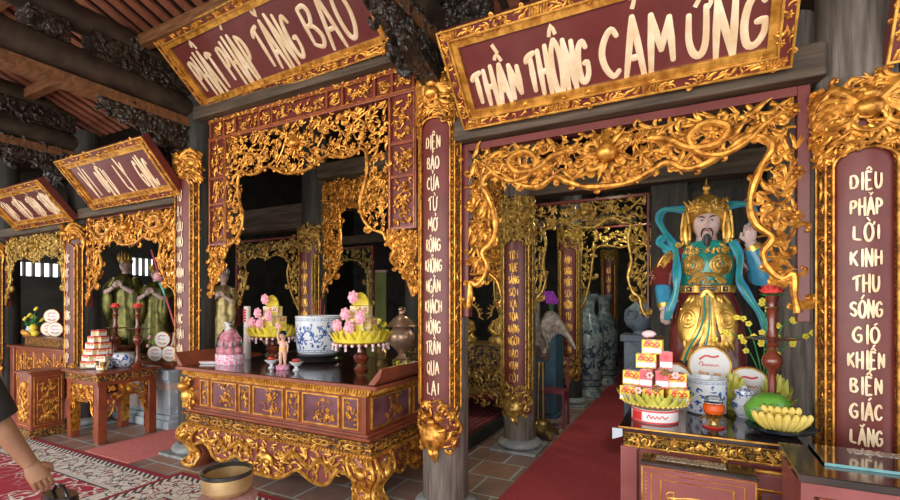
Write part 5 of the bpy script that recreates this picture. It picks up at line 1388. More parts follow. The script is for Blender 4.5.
    # lower hem flare
    g = MB(); g.lathe([(.225,Z(.95)),(.27,Z(.85)),(.30,Z(.72)),(.30,Z(.70))], (0,.03,0), 40, 1, .72, lambda a_,z: 1+.06*sin(12*a_)); g.build('teal_hem', STEAL, t)
    g = MB(); 
    for sg in (-1,1): g.loft([(sg*.11,-.05,Z(.52),.07,.13),(sg*.11,-.04,Z(.58),.065,.11),(sg*.11,.0,Z(.66),.055,.06),(sg*.11,.02,Z(.78),.06,.06)], 14)
    g.build('boots', HAIR, t)
    MB().box(-.34,.34,-.22,.25,-B0,Z(.52)).build('pedestal', LACP, t, bevel=.01)
    # sleeves
    for sg in (-1,1):
        g = MB()
        if sg < 0:
            g.tube([(-.16,.02,Z(1.95)),(-.24,.0,Z(1.87)),(-.30,-.03,Z(1.76)),(-.305,-.06,Z(1.67))],[.085,.095,.098,.092],18); g.build('upper_sleeve', SMAR, t)
            g = MB(); g.tube([(-.303,-.06,Z(1.69)),(-.295,-.085,Z(1.60)),(-.288,-.115,Z(1.52))],[.062,.055,.048],14); f = g.build('fore_sleeve', SBLUE, t)
        else:
            g.tube([(.16,.02,Z(1.95)),(.25,.0,Z(1.87)),(.31,-.03,Z(1.79))],[.085,.092,.09],18); g.build('upper_sleeve', SMAR, t)
            g = MB(); g.tube([(.29,-.02,Z(1.88)),(.355,-.05,Z(1.74)),(.365,-.09,Z(1.72)),(.34,-.11,Z(1.83)),(.28,-.122,Z(1.96))],[.06,.092,.09,.085,.052],16); g.build('fore_sleeve', SBLUE, t)
        g = MB(); R = random.Random(7); X_ = sg*.245
        T = lambda u,v,n,sg=sg: (sg*(.25+.35*(Z(1.95)-v))+u*.9, -.095+n-.02+abs(u)*.6, v)
        stroke(g, [(.055*cos(i*PI/8),Z(1.855)+.085*sin(i*PI/8)) for i in range(17)], [.009]*17, T, .0)
        fill(g, lambda u,v: math.hypot(u,(v-Z(1.855))*.65) < .045, (-.05,.05,Z(1.78),Z(1.93)), .018, .02, T, 3, 1, -.004, .004, (.2,0,.8,0))
        stroke(g, [(0,Z(1.80)),(0,Z(1.91))], [.048,.048], T, -.03, .6)
        for k in range(4): lick(g, -.05+.033*k, Z(1.755), -PI/2, .06, R, T, .0, .2)
        g.build('shoulder_guard', GOLDS, t)
    g = MB(); g.tube([(-.288,-.113,Z(1.545)),(-.286,-.118,Z(1.515))],[.056,.05],14); g.tube([(.30,-.12,Z(1.93)),(.28,-.124,Z(1.965))],[.062,.055],14); g.build('gilt_cuffs', GOLDS, t)
    # ribbon
    def rib(pts, lb2):
        g = MB(); P_ = smooth(pts,5); n = len(P_); g.tube(P_, [.026+.006*sin(i*.6) for i in range(n)], 10, .35, (0,1,.05)); o = g.build('ribbon', SBLUE, t)
        g = MB(); P2 = [(p[0]-.003,p[1]-.011,p[2]) for p in P_]; g.tube(P2, .011, 6, .5, (0,1,.05)); g.build('ribbon_stripe', STEAL, o)
    rib([(-.10,.05,Z(2.28)),(-.20,.06,Z(2.30)),(-.30,.06,Z(2.30)),(-.335,.05,Z(2.22)),(-.28,.03,Z(2.10)),(-.225,-.03,Z(2.0)),(-.205,-.13,Z(1.90)),(-.20,-.18,Z(1.76)),(-.21,-.19,Z(1.62)),(-.25,-.20,Z(1.50)),(-.27,-.19,Z(1.42))], '')
    rib([(.10,.05,Z(2.28)),(.20,.06,Z(2.30)),(.29,.06,Z(2.28)),(.31,.06,Z(2.19)),(.27,.06,Z(2.12))], '')
    rib([(.16,-.13,Z(2.0)),(.205,-.16,Z(1.88)),(.20,-.19,Z(1.72)),(.25,-.21,Z(1.60)),(.33,-.22,Z(1.45)),(.38,-.22,Z(1.28)),(.42,-.20,Z(1.12))], '')
    rib([(-.30,-.0,Z(2.08)),(-.33,-.02,Z(2.03)),(-.29,-.04,Z(1.99)),(-.26,-.05,Z(1.95))], '')
guardian()

# small robed statues in the left hall
def robed(lb, x, y, z0, s, rz, robe, crown=GOLDO, faceM=FACE, seed=1, grp=None):
    t = thing('robed_statue', lb, 'statue', (x,y,z0), rz); t.scale = (s,)*3
    g = MB(); g.loft([(0,0,.9,.14,.10),(0,0,1.05,.17,.11),(0,0,1.22,.19,.11),(0,0,1.30,.10,.08),(0,0,1.34,.055,.055),(0,0,1.40,.05,.05)], 22); head_mesh(g, (0,-.01,1.48), .23)
    g.tube([(-.16,0,1.26),(-.25,-.03,1.08),(-.20,-.18,1.02),(-.06,-.22,1.10)],[.06,.055,.045,.03],12); g.tube([(.16,0,1.26),(.25,-.03,1.08),(.20,-.18,1.02),(.06,-.22,1.12)],[.06,.055,.045,.03],12)
    hand(g, (-.07,-.215,1.10), (.6,-.2,1), (0,1,0), .14, .3, 1); hand(g, (.07,-.215,1.12), (-.6,-.2,1), (0,1,0), .14, .3, -1)
    bd = g.build('body', faceM, t, angle=60); face_parts(bd, (0,-.01,1.48), .23, False)
    g = MB(); g.lathe([(.30,0),(.31,.03),(.27,.25),(.24,.6),(.20,.9),(.19,1.05),(.20,1.2),(.15,1.3),(.08,1.34)], (0,0,0), 36, 1, .72, lambda a_,z: 1+.05*sin(11*a_+z*3)); g.build('robe', robe, t, angle=60)
    g = MB()
    for sg in (-1,1): g.tube([(sg*.16,0,1.24),(sg*.26,-.02,1.07),(sg*.21,-.15,1.0)],[.08,.095,.075],14); g.tube([(sg*.21,-.15,1.02),(sg*.20,-.16,.8),(sg*.21,-.14,.55)],[.07,.10,.05],12,.5)
    g.build('sleeves', robe, t)
    g = MB(); g.loft([(0,.01,1.53,.10,.11),(0,.0,1.58,.105,.115),(0,.01,1.64,.08,.08),(0,.01,1.70,.04,.05),(0,.01,1.74,.01,.01)], 18); R = random.Random(seed)
    for i in range(7): a_ = -PI/2+(i-3)*.45; g.tube([(.10*cos(a_),.10*sin(a_),1.57),(.115*cos(a_),.115*sin(a_),1.62),(.105*cos(a_),.105*sin(a_),1.67+.02*(3-abs(i-3)))],[.014,.016,.004],6,.6)
    g.build('crown', crown, t)
    return t
GREENR = plain('olive_gilt_robe', (.03,.032,.006), (.17,.15,.025), .3, .5, 8, .2, 30)
WGOLD = plain('pale_gilt_robe', (.16,.11,.04), (.42,.33,.13), .35, .5, 8, .2, 30)
ped = MB().box(-8.6,-6.92,3.80,4.4,0,.80).build('statue_plinth', LACR, bevel=.01); tag(ped, 'dark red plinth under the two olive robed statues', 'plinth')
robed('taller olive gilt robed statue with pointed crown, in the left hall', -7.86, 4.05, .802, .90, .55, GREENR, seed=1)
robed('shorter olive gilt robed statue right of the taller one', -7.22, 4.15, .802, .80, .55, GREENR, seed=2)
ped = MB().box(-6.60,-5.75,4.40,4.86,0,.80).build('statue_plinth', LACR, bevel=.01); tag(ped, 'dark red plinth under the statue with blue headdress', 'plinth')
robed('pale gilt robed statue with a blue headdress beside the column behind the altar', -6.30, 4.62, .802, .76, .6, WGOLD, plain('blue_crown',(.02,.12,.35),(.6,.4,.1),.35,.2,18,.1), seed=3)

# standing child figurine
t = thing('child_figurine', 'small bare child figurine with raised arm on a pink lotus, front of central altar', 'figurine', (-3.255,2.98,ZT), .45)
g = MB(); g.loft([(0,0,.155,.030,.026),(0,0,.18,.034,.028),(0,0,.215,.030,.024),(0,0,.245,.036,.025),(0,0,.262,.018,.016),(0,0,.275,.013,.013)], 16); head_mesh(g, (0,-.002,.302), .068)
for sg in (-1,1): g.tube([(sg*.016,0,.16),(sg*.02,-.004,.10),(sg*.02,0,.05)],[.020,.016,.011],10); g.tube([(sg*.02,.006,.045),(sg*.022,-.03,.043)],[.012,.008],8)
g.tube([(-.03,0,.25),(-.045,-.008,.29),(-.035,-.012,.345)],[.012,.010,.007],8); hand(g, (-.035,-.012,.343), (0,0,1), (0,1,0), .03, .2)
g.tube([(.03,0,.25),(.048,-.004,.21),(.045,-.01,.165)],[.012,.010,.007],8); hand(g, (.045,-.01,.167), (0,0,-1), (1,0,0), .03, .4)
bd = g.build('body', plain('flesh_paint',(.72,.40,.28),(.8,.48,.35),.4,0,5,0,coat=.2), t, angle=60); face_parts(bd, (0,-.002,.302), .068)
MB().ball((0,.006,.322),.033,12,8,1,1.05,.9).build('hair', HAIR, t)
g = MB(); g.loft([(0,0,.175,.036,.030),(0,0,.195,.035,.029)],16); g.build('gilt_cloth', GOLDB, t)
g = MB(); petal_bowl(g, .062, .012, 12, .03, .014, 2); g.lathe([(.055,0),(.06,.01),(.04,.03),(.035,.042)],n=20); g.build('pink_lotus', plain('lotus_pink',(.75,.2,.4),(.9,.55,.68),.4,0,30,0), t)
g = MB(); g.ball((0,0,0),.012,8,6); 
for i in range(5): a_ = i*PI*2/5; g.ball((.016*cos(a_),0,.016*sin(a_)),.010,7,5)
o = g.build('held_flower', PINK, t); o.location = (-.035,-.014,.39)
# ================================================================== ITEMS ON THE GUARDIAN ALTAR
ZR = .901
grp = 'round cookie tins behind the blue pot'
tin = tin_proto('large round white cookie tin standing upright on top of the other two on the guardian altar', .125, .055)
place(tin, (.11,3.40,ZR+.25)); tin['label'] = 'topmost large round cookie tin, above the blue and white pot'
t2 = dup(tin, (-.10,3.43,ZR+.126), 0, 'lower left large round cookie tin behind the blue and white pot')
t2 = dup(tin, (.32,3.43,ZR+.126), 0, 'lower right large round cookie tin behind the blue and white pot')
bluewhite('incense_pot', 'blue and white incense pot in front of the large cookie tins', 'incense pot', .085, 3.12, ZR, [(.09,0),(.105,.01),(.108,.08),(.108,.19),(.115,.205),(.105,.208),(.10,.18)], True, False, 3)
bluewhite('ginger_jar', 'small blue and white jar left of the bananas', 'jar', .275, 3.10, ZR, [(.035,0),(.042,.01),(.058,.06),(.06,.09),(.042,.115),(.04,.125),(.052,.135),(.05,.15),(.02,.162),(.012,.175),(.001,.18)], True, False, 4)
t = thing('oil_lamp', 'amber glass lamp on gilt metal petals in front of the blue pot', 'lamp', (.11,2.78,ZR))
MB().lathe([(.05,0),(.052,.006),(.02,.012),(.014,.03),(.02,.045)], n=24).build('brass_foot', BRASS, t)
g = MB()
for i in range(10):
    a_ = 2*PI*i/10; g.tube([(.012*cos(a_),.012*sin(a_),.04),(.05*cos(a_),.05*sin(a_),.05),(.078*cos(a_),.078*sin(a_),.035)],[.006,.011,.002],6,.3)
    g.tube([(.012*cos(a_),.012*sin(a_),.045),(.035*cos(a_+.3),.035*sin(a_+.3),.06),(.05*cos(a_+.3),.05*sin(a_+.3),.075)],[.006,.010,.002],6,.3)
g.build('brass_petals', BRASS, t)
MB().lathe([(.015,.06),(.04,.07),(.052,.09),(.05,.115),(.04,.125)], n=26).build('amber_bowl', AMBER, t)
MB().lathe([(.041,.125),(.046,.13),(.043,.15),(.03,.16)], n=26).build('clear_rim', GLASS, t); MB().lathe([(.051,.0),(.054,.004),(.051,.008)], n=24).build('red_ring', RED, t)
t = thing('fruit_plate', 'dark plate carrying the bananas and green fruit', 'plate', (.40,2.80,ZR)); t.scale = (.82,.8,1)
MB().lathe([(.06,0),(.08,.004),(.15,.015),(.18,.03),(.183,.034),(.15,.024),(.06,.012),(.001,.012)], n=36).build('plate_dish', plain('navy_plate',(.01,.02,.035),(.05,.07,.09),.15,0,20,0), t)
R = random.Random(12); first = None
for row,(n,rad,ln,z0,dz) in enumerate(((8,.065,.095,.022,.0),(6,.055,.10,.045,.03))):
    for i in range(n):
        th = -PI/2+(i-(n-1)/2)*(.30 if row == 0 else .26); 
        g = MB(); L_ = []
        for k in range(8):
            q = k/7; up = ln*(.95*sin(q*1.35)); out = rad*(.35+.75*sin(q*1.9)) 
            L_.append((out*cos(th)*1.25, out*sin(th)*.9+.02, up))
        g.tube(L_, [.009,.014,.017,.018,.0175,.016,.010,.005], 8); 
        b = g.build('banana', BANANA)
        b.location = (.40+(i-(n-1)/2)*.010, 2.77+row*.035, ZR+z0)
        tag(b, 'yellow banana of the bunch on the dark plate', 'banana', 'bananas of the bunch on the dark plate')
        g = MB(); g.ball(L_[-1], .0062, 6, 4); g.build('dark_tip', HAIR, b)
g = MB(); g.lathe([(.004,-.11),(.045,-.095),(.072,-.05),(.082,0),(.07,.05),(.04,.09),(.006,.105)], n=24)
o = g.build('papaya', GREENF); o.location = (.36,2.90,ZR+.10); o.rotation_euler = (0,1.25,.25); tag(o, 'large green papaya lying behind the bananas', 'fruit')
candlestick('tall turned redwood candlestick with a red lotus, behind the bananas on the guardian altar', .405, 3.10, ZR, 1.0)
def leafy(lb, x, y, s, seed):
    t = thing('paper_lotus_plant', lb, 'decoration', (x,y,ZR)); t.scale = (s,)*3; R = random.Random(seed)
    MB().lathe([(.04,0),(.045,.01),(.03,.04),(.05,.08)], n=16).build('pot', YELG, t)
    for ring,(n,r,h) in enumerate(((9,.14,.12),(8,.11,.19),(6,.07,.25),(4,.03,.28))):
        for i in range(n):
            a_ = 2*PI*i/n+ring*.35; c,s_ = cos(a_),sin(a_); g = MB()
            g.tube([(.02*c,.02*s_,.05),(r*.7*c,r*.7*s_,h*.55),(r*c,r*s_,h)],[.015,.034,.004],8,.28); l = g.build('leaf', YELG, t)
leafy('yellow green paper lotus left of the tall candlestick', .23, 3.28, .8, 1)
leafy('yellow green paper lotus right of the tall candlestick', .455, 3.33, .8, 2)
t = thing('orchid_spray', 'spray of small yellow blossoms around the tall candlestick', 'flowers', (.42,3.56,ZR))
MB().lathe([(.05,0),(.06,.05),(.04,.10),(.045,.12)], n=18).build('vase', BRASSD, t)
R = random.Random(21)
for k in range(5):
    g = MB(); th = -1.2+.6*k; L_ = [(0,0,.1)]
    for i in range(8):
        q = (i+1)/8; L_.append((.28*sin(th)*q**1.2, -.1*q, .1+.55*sin(q*1.5)*(.8+.2*cos(th)) - .12*q*q*abs(th)))
    g.tube(L_, .004, 5); st_ = g.build('stem', GREEN, t)
    for i in range(3,9):
        g = MB(); c = Vector(L_[i])+Vector((R.uniform(-.03,.03),R.uniform(-.04,.0),R.uniform(-.02,.02)))
        for p in range(5): a_ = 2*PI*p/5+i; g.ball(tuple(c+Vector((.011*cos(a_),-.002,.011*sin(a_)))),.009,6,4,1,.5,1)
        g.build('blossom', YEL, st_)
t = thing('brass_censer', 'small dark brass censer between the cookie tin and yellow lotus', 'censer', (.16,3.60,ZR))
MB().lathe([(.05,0),(.06,.02),(.04,.04),(.09,.08),(.10,.12),(.08,.17),(.05,.2),(.06,.21),(.03,.24),(.01,.27)], n=24).build('body', BRASSD, t)
g = MB(); g.tube([(.09,0,.12),(.13,0,.15),(.12,0,.2)],.01,6); g.tube([(-.09,0,.12),(-.13,0,.15),(-.12,0,.2)],.01,6); g.build('handles', BRASS, t)
# snack box tower
bx,by = -.175, 2.80
t = thing('cookie_tin', 'low red and white round tin under the tower of snack boxes', 'cookie tin', (bx,by,ZR))
MB().lathe([(.118,0),(.12,.004),(.12,.068),(.118,.072)], n=36).build('can', plain('tin_body_white',(.78,.74,.74),None,.3,bs=0), t)
g = MB()
def TT(u,v,n): q = u/.12; return ((.121-n*.2)*sin(q),-(.121-n*.2)*cos(q),v)
for v in (.006,.066): stroke(g, [(.12*2*PI*i/36,v) for i in range(37)], [.005]*37, TT, 0)
for i in range(6): stroke(g, [(-.125+i*.012,.012),(-.125+i*.012,.06)],[.007,.007],TT,0,.3)
g.build('red_bands', RED, t); g = MB(); stroke(g, smooth([(-.03,.03),(-.02,.05),(-.01,.03),(0,.044),(.01,.03),(.02,.044),(.03,.03),(.045,.046),(.06,.03),(.075,.044)],3), [.003]*28, TT, .001); g.build('red_lettering', RED, t)
t = thing('leaf_basket', 'shallow basket of yellow green leaves holding the snack box tower', 'basket', (bx,by,ZR+.073))
MB().lathe([(.09,0),(.12,.008),(.165,.03),(.16,.034),(.10,.014),(.001,.012)], n=36).build('basket_tray', plain('wicker',(.35,.22,.06),(.6,.42,.14),.6,0,60,.4,60), t)
g = MB(); petal_bowl(g, .19, .018, 20, .07, .026, 3); g.build('leaves', YELG, t)
g = MB()
for i in range(40): a_ = 2*PI*i/40; g.ball((.163*cos(a_),.163*sin(a_),.03),.008,6,4)
g.build('wicker_rim', BANANA, t)
SNK = plain('snack_carton', (.86,.66,.06), (.84,.20,.10), .35, 0, 28, 0, stops=(.50,.54))
p0 = box_proto('snack_box', 'printed red and yellow snack box in the tower on the leaf basket', 'snack box', .105, .07, .078, SNK, WHITE, (-.25,0,.25), 'printed snack boxes in the tower on the leaf basket')
p1 = box_proto('pink_carton', 'pink and white carton in the tower on the leaf basket', 'carton', .065, .06, .095, plain('pink_carton',(.72,.10,.13),(.8,.2,.2),.4,0,20,0), WHITE, (0,), 'pink cartons in the tower on the leaf basket')
z = ZR+.073+.036; spots = []
spots += [(0,-.105,-.085,-.25),(0,.0,-.115,0),(0,.105,-.08,.3),(0,-.11,.02,-.6),(0,.11,.03,.6)]
spots += [(1,-.085,-.03,-.35),(1,.085,-.03,.3)]
spots += [(2,-.0,-.03,.05)]
used0 = False
lv = [z, z+.080, z+.178, z+.258]
def put(p, lvl, dx, dy, rz, first): 
    if first: p.location = (bx+dx,by+dy,lv[lvl]); p.rotation_euler[2] = rz; return p
    return dup(p, (bx+dx,by+dy,lv[lvl]), rz)
put(p0,0,-.115,-.05,-.3,True)
for s_ in ((0,-.002,-.085,0),(0,.112,-.045,.35),(0,-.06,.06,.1),(0,.06,.06,-.1),(1,-.105,.0,-.35),(1,.10,.0,.3),(1,.0,.05,0),(2,-.042,.0,0),(3,-.01,.0,-.05)): put(p0,*s_,False)
put(p1,1,-.036,-.045,-.1,True); put(p1,1,.038,-.045,.1,False); put(p1,2,.055,-.0,.15,False)
t = thing('ribbon_flower', 'brown gold ribbon and pink tissue topping the snack box tower', 'decoration', (bx,by,lv[3]+.079)); g = MB()
for i in range(9): a_ = 2*PI*i/9; g.tube([(0,0,.01),(.045*cos(a_),.02*sin(a_),.012+.01*sin(3*a_)),(.075*cos(a_+.2),.03*sin(a_+.2),.008)],[.003,.012,.003],6,.3)
g.build('ribbon', BRASSD, t); g = MB(); g.ball((-.03,.01,.028),.032,10,6,1.2,.8,.7); g.build('tissue', PINKP, t)
for k,(dx,dy,lvl) in enumerate(((-.08,-.125,.07),(.02,-.13,.09),(.12,-.10,.16),(.06,-.08,.17),(-.02,-.09,.15))):
    t = thing('fabric_flower', 'tiny gold berry and leaf sprig tucked between the snack boxes', 'decoration', (bx+dx*.9,by+dy*1.12,z+lvl), group='berry sprigs on the snack box tower'); g = MB()
    for i in range(6): a_ = 2*PI*i/6; g.ball((.013*cos(a_),0,.013*sin(a_)),.008,6,4)
    g.build('berries', BRASS if k % 2 else PINKP, t); g = MB()
    for i in range(4): a_ = 2*PI*i/4+.5; g.tube([(.01*cos(a_),.004,.01*sin(a_)),(.03*cos(a_),.006,.03*sin(a_))],[.008,.002],6,.4)
    g.build('leaves', GREEN, t)
t = thing('desk_bell', 'small grey blue tag hanging off the left corner of the guardian altar', 'tag', (-.335,2.56,.83)); MB().prism([(-.03,0),(.02,.02),(.02,.06),(-.03,.06)],0,.006).build('card', plain('grey_card',(.45,.5,.55),None,.6,bs=0), t)

# ================================================================== LEFT SIDE ITEMS
ZL = .791
t = thing('cake_plate', 'round plate under the pyramid of yellow boxes on the small side table', 'plate', (-6.20,2.90,ZL)); MB().lathe([(.10,0),(.19,.012),(.195,.016),(.001,.012)], n=30).build('dish', WHITE, t)
P = None
CB = plain('cream_pie_box', (.78,.56,.12), (.85,.78,.62), .4, 0, 40, 0, stops=(.46,.54))
for k,(n,r) in enumerate(((7,.14),(7,.125),(6,.11),(5,.09),(4,.07),(3,.045))):
    for i in range(n):
        a_ = 2*PI*i/n+k*.45; 
        if P is None:
            P = box_proto('pie_box', 'small red topped yellow box in the pyramid on the small side table', 'snack box', .095, .05, .069, CB, WHITE, (-.2,.2), 'boxes of the pyramid on the small side table')
            g = MB(); g.box(-.0478,.0478,-.0255,.0255,.054,.0695); g.build('red_band', RED, P, smooth=False); o = P
        else: o = dup(P, (0,0,0))
        o.location = (-6.20+r*cos(a_), 2.90+r*sin(a_), ZL+.018+k*.071); o.rotation_euler = (0,0,a_+PI/2)
b2 = box_proto('pie_box', 'small box lying beside the pyramid of yellow boxes', 'snack box', .10, .05, .05, CB, WHITE, (-.2,.2), 'boxes lying right of the pyramid')
place(b2, (-5.92,2.80,ZL), .3); dup(b2, (-5.91,2.82,ZL+.051), .1); dup(b2, (-5.93,2.81,ZL+.102), .5)
bluewhite('incense_pot', 'squat blue and white pot on the small side table', 'incense pot', -5.98, 3.06, ZL, [(.07,0),(.09,.015),(.12,.08),(.12,.12),(.10,.155),(.115,.17),(.10,.172)], True, False, 8)
bluewhite('small_vase', 'small white and blue vase beside the squat blue pot', 'vase', -5.98, 2.88, ZL, [(.04,0),(.05,.01),(.06,.05),(.035,.09),(.03,.105),(.045,.12),(.04,.122)], True, False, 9)
candlestick('tall redwood candlestick with red lotus at the right of the small side table', -5.80, 3.12, ZL, 1.0)
candlestick('tall redwood candlestick with red lotus behind the yellow box pyramid', -6.28, 3.12, ZL, 1.0)
tinp = tin_proto('x', .105, .05); place(tinp, (-5.92,3.58,ZL+.107), .45); tinp['label'] = 'lower right of the three small round tins on the stone platform'
dup(tinp, (-6.12,3.52,ZL+.107), .45, 'lower left of the three small round tins on the stone platform')
dup(tinp, (-6.02,3.55,ZL+.29), .45, 'topmost of the three small round tins on the stone platform')
def bouquet(lb, x, y, z, s, seed, fm, rim=WHITE):
    t = thing('flower_vase', lb, 'flower vase', (x,y,z)); t.scale = (s,)*3; R = random.Random(seed)
    MB().lathe([(.05,0),(.055,.01),(.07,.07),(.04,.13),(.05,.15)], n=20).build('vase', rim, t)
    for k in range(9):
        a_ = R.uniform(0,6.28); r = R.uniform(.05,.15); h = R.uniform(.22,.42); g = MB()
        g.tube([(0,0,.13),(r*.5*cos(a_),r*.5*sin(a_),h*.6),(r*cos(a_),r*sin(a_),h)],.004,5)
        st_ = g.build('stem', GREEN, t); g = MB(); g.tube([(r*.5*cos(a_),r*.5*sin(a_),h*.55),(r*.9*cos(a_+.5),r*.9*sin(a_+.5),h*.7),(r*1.3*cos(a_+.6),r*1.3*sin(a_+.6),h*.72)],[.006,.03,.003],8,.3); g.build('leaf', GREEN, st_)
        if k % 3 != 2:
            g = MB(); c = (r*cos(a_),r*sin(a_),h)
            for p in range(6): b_ = 2*PI*p/6; g.ball((c[0]+.018*cos(b_),c[1]+.012*sin(b_),c[2]+.018*sin(b_)),.017,7,5)
            g.build('blossom', fm, st_)
bouquet('small vase of pink and yellow flowers left of the small round tins', -6.33, 3.66, ZL, .8, 5, PINK)
t = thing('brass_goblets', 'little brass goblet beside the yellow box pyramid', 'goblet', (-5.78,2.75,ZL)); t.name = 'brass_goblet'; MB().lathe([(.03,0),(.032,.006),(.01,.02),(.01,.05),(.03,.07),(.034,.10),(.03,.102)], n=16).build('cup', BRASS, t)
t = thing('white_lantern', 'small pale glowing white jar near the robed statues, right of the left candlestick', 'jar', (-6.45,3.95,ZL)); t['label'] = 'tall slim white jar behind the stone platform tins'; t.name = 'white_jar'
MB().lathe([(.05,0),(.06,.03),(.06,.12),(.03,.2),(.012,.32),(.02,.34)], n=18).build('body', WHITE, t)
# leaning red staff with ball
t = thing('ceremonial_staff', 'thin red ceremonial staff with a pink ball hanging above the side statues', 'staff', (-5.75,3.40,0))
g = MB(); g.tube([(-.27,.0,2.22),(.87,.0,.008)], .012, 8); g.build('shaft', plain('pink_red_lacquer',(.42,.05,.09),None,.4,bs=0), t)
g = MB(); g.ball((-.10,-.01,1.88),.06,14,10); g.build('pink_ball', plain('pink_ball',(.6,.25,.28),(.7,.38,.38),.5,0,15,0), t)
g = MB(); g.tube([(-.06,-.01,1.80),(0,-.01,1.72),(.04,-.01,1.62)],[.025,.02,.006],8); g.build('green_tassel', STEAL, t)
# items on the big left table
ZB_ = .941+.126
tp2 = dup(tinp, (-8.02,3.22,ZB_+.107), .65, 'lower right of the three round tins on the far left tray'); dup(tinp, (-8.26,3.24,ZB_+.107), .65, 'lower left of the three round tins on the far left tray'); dup(tinp, (-8.14,3.23,ZB_+.29), .65, 'topmost of the three round tins on the far left tray')
candlestick('tall redwood candlestick with a red candle on the far left tray', -7.72, 3.40, ZB_, 1.0, lot=False)
bluewhite('incense_pot', 'blue and white pot at the left end of the far left tray', 'incense pot', -8.48, 3.36, ZB_, [(.07,0),(.09,.015),(.11,.08),(.11,.12),(.10,.155),(.115,.17),(.10,.172)], True, False, 11)
bouquet('vase with broad green leaves and yellow flowers at the far left edge', -8.60, 3.14, ZB_, .95, 8, YEL)
for k,(x,z_) in enumerate(((-8.49,0),(-8.39,0),(-8.44,.085))):
    o = MB().ball((0,0,.045),.047,12,8).build('yellow_fruit', YEL); o.location = (x,3.12,ZB_+.001+z_); tag(o, 'yellow round fruit piled in front of the far left blue pot', 'fruit', 'yellow fruit on the far left tray')
t = thing('standing_fan_plume', 'dull olive plume standing behind the far left tins', 'plume', (-8.26,3.48,ZB_)); g = MB()
for i in range(9): g.tube([(0,0,0),(.02*(i-4),0,.2),(.035*(i-4),0,.36)],[.01,.02,.004],6,.3)
g.build('feathers', plain('olive_plume',(.10,.09,.03),(.2,.17,.06),.7,0,20,.2), t)

# ================================================================== PASSAGE: CRANE, CHAIR, VASES
t = thing('crane_statue', 'bronze crane with spread wing standing on a tortoise beside the red carpet', 'statue', (-1.55,5.24,0), .0)
g = MB(); g.loft([(0,0,.06,.13,.16),(0,0,.10,.15,.19),(0,0,.16,.12,.15),(0,0,.20,.05,.07)], 20); tt = g.build('tortoise_shell', BRASSD, t)
g = MB(); g.tube([(0,-.15,.08),(.01,-.22,.10),(.01,-.27,.13)],[.04,.035,.03],10); g.ball((.01,-.285,.135),.04,10,8)
for sx in (-1,1):
    for yy in (-.1,.1): g.tube([(sx*.09,yy,.08),(sx*.15,yy*1.3,.05),(sx*.16,yy*1.5,.012)],[.035,.03,.03],8)
g.build('tortoise_head_and_feet', BRASSD, t)
g = MB(); g.tube([(-.03,.02,.19),(-.03,.02,.5),(-.02,.03,.86)],[.02,.014,.03],8); g.tube([(.03,.02,.19),(.03,.02,.5),(.02,.03,.86)],[.02,.014,.03],8); g.build('legs', BRASSD, t)
g = MB(); g.tube([(0,.30,.86),(0,.15,.95),(0,0,1.02),(0,-.12,1.12),(0,-.16,1.30),(0,-.10,1.48),(0,-.12,1.60),(0,-.20,1.64)],[.02,.09,.12,.09,.045,.03,.028,.03],14); g.ball((0,-.18,1.645),.04,10,8); g.tube([(0,-.20,1.645),(0,-.36,1.60)],[.018,.004],8); g.build('body', GREYW, t)
for sg in (-1,1):
    g = MB(); arc = smooth([(.04,1.28),(.10,1.42),(.18,1.42),(.28,1.28),(.36,1.10)],4)
    for lay in range(2):
        for k in range(lay, len(arc)-2, 1):
            u,v = arc[k]; q = k/len(arc); L_ = (.34-.16*q)*(1-.35*lay); d_ = (.10+.38*q, -1+.35*q); yy = -.10+.10*q-.018*lay
            g.tube([(sg*u,yy,v),(sg*(u+d_[0]*L_*.5),yy,v+d_[1]*L_*.5),(sg*(u+d_[0]*L_),yy,v+d_[1]*L_)],[.018,.024,.010],6,.3,(0,1,0))
    g.tube([(sg*a_[0],-.10+.1*i/len(arc),a_[1]) for i,a_ in enumerate(arc)], .026, 8); g.tube([(sg*.03,0,1.0),(sg*.05,-.08,1.3)],[.06,.04],10)
    g.build('wing', GREYW, t)
t = thing('orchid_plant', 'purple orchid standing on the blue cupboard behind the crane', 'plant', (-1.68,6.22,1.271))
MB().lathe([(.05,0),(.06,.01),(.07,.08),(.06,.085)], n=16).build('pot', BLUEP, t)
for k in range(3):
    g = MB(); g.tube([(0,0,.08),(.02*k-.02,.0,.2),(.05*k-.05,-.06,.40)],.006,5); st_ = g.build('stem', GREEN, t)
    for q in range(3):
        g = MB(); c = (.05*k-.05+.03*(q-1), -.07, .40-.05*q)
        for p in range(5): g.ball((c[0]+.022*cos(p*1.257),c[1],c[2]+.022*sin(p*1.257)),.022,7,5)
        g.build('bloom', PURP, st_)
t = thing('blue_cupboard', 'dusty blue wooden cupboard behind the crane and red chair', 'cupboard', (-1.76,6.32,0))
MB().box(-.17,.17,-.22,.22,.05,1.24).build('body', BLUEP, t, bevel=.01); MB().box(-.19,.19,-.24,.24,0,.05).build('plinth', BLUEP, t, bevel=.006); MB().box(-.19,.19,-.24,.24,1.24,1.27).build('cupboard_top', BLUEP, t, bevel=.006)
t = thing('red_stool_chair', 'small dark red wooden chair beside the red carpet', 'chair', (-1.49,5.17+.02,0)); t.name = 'red_chair'; t.location = (-1.50,5.24-.02,0)
t.location = (-1.54,5.80,0)
MR = plain('dull_red_paint',(.17,.03,.045),(.22,.045,.06),.45,0,6,.05)
MB().box(-.17,.17,-.14,.14,.42,.455).build('seat', MR, t, bevel=.006)
for sx in (-1,1):
    for sy in (-1,1): MB().box(sx*.155-.016,sx*.155+.016,sy*.125-.016,sy*.125+.016,0,.42 if sx < 0 else (.42 if sy < 0 else .86)).build('leg', MR, t, bevel=.003)
MB().box(.139,.171,-.13,.13,.34,.40).build('apron', MR, t, bevel=.003)
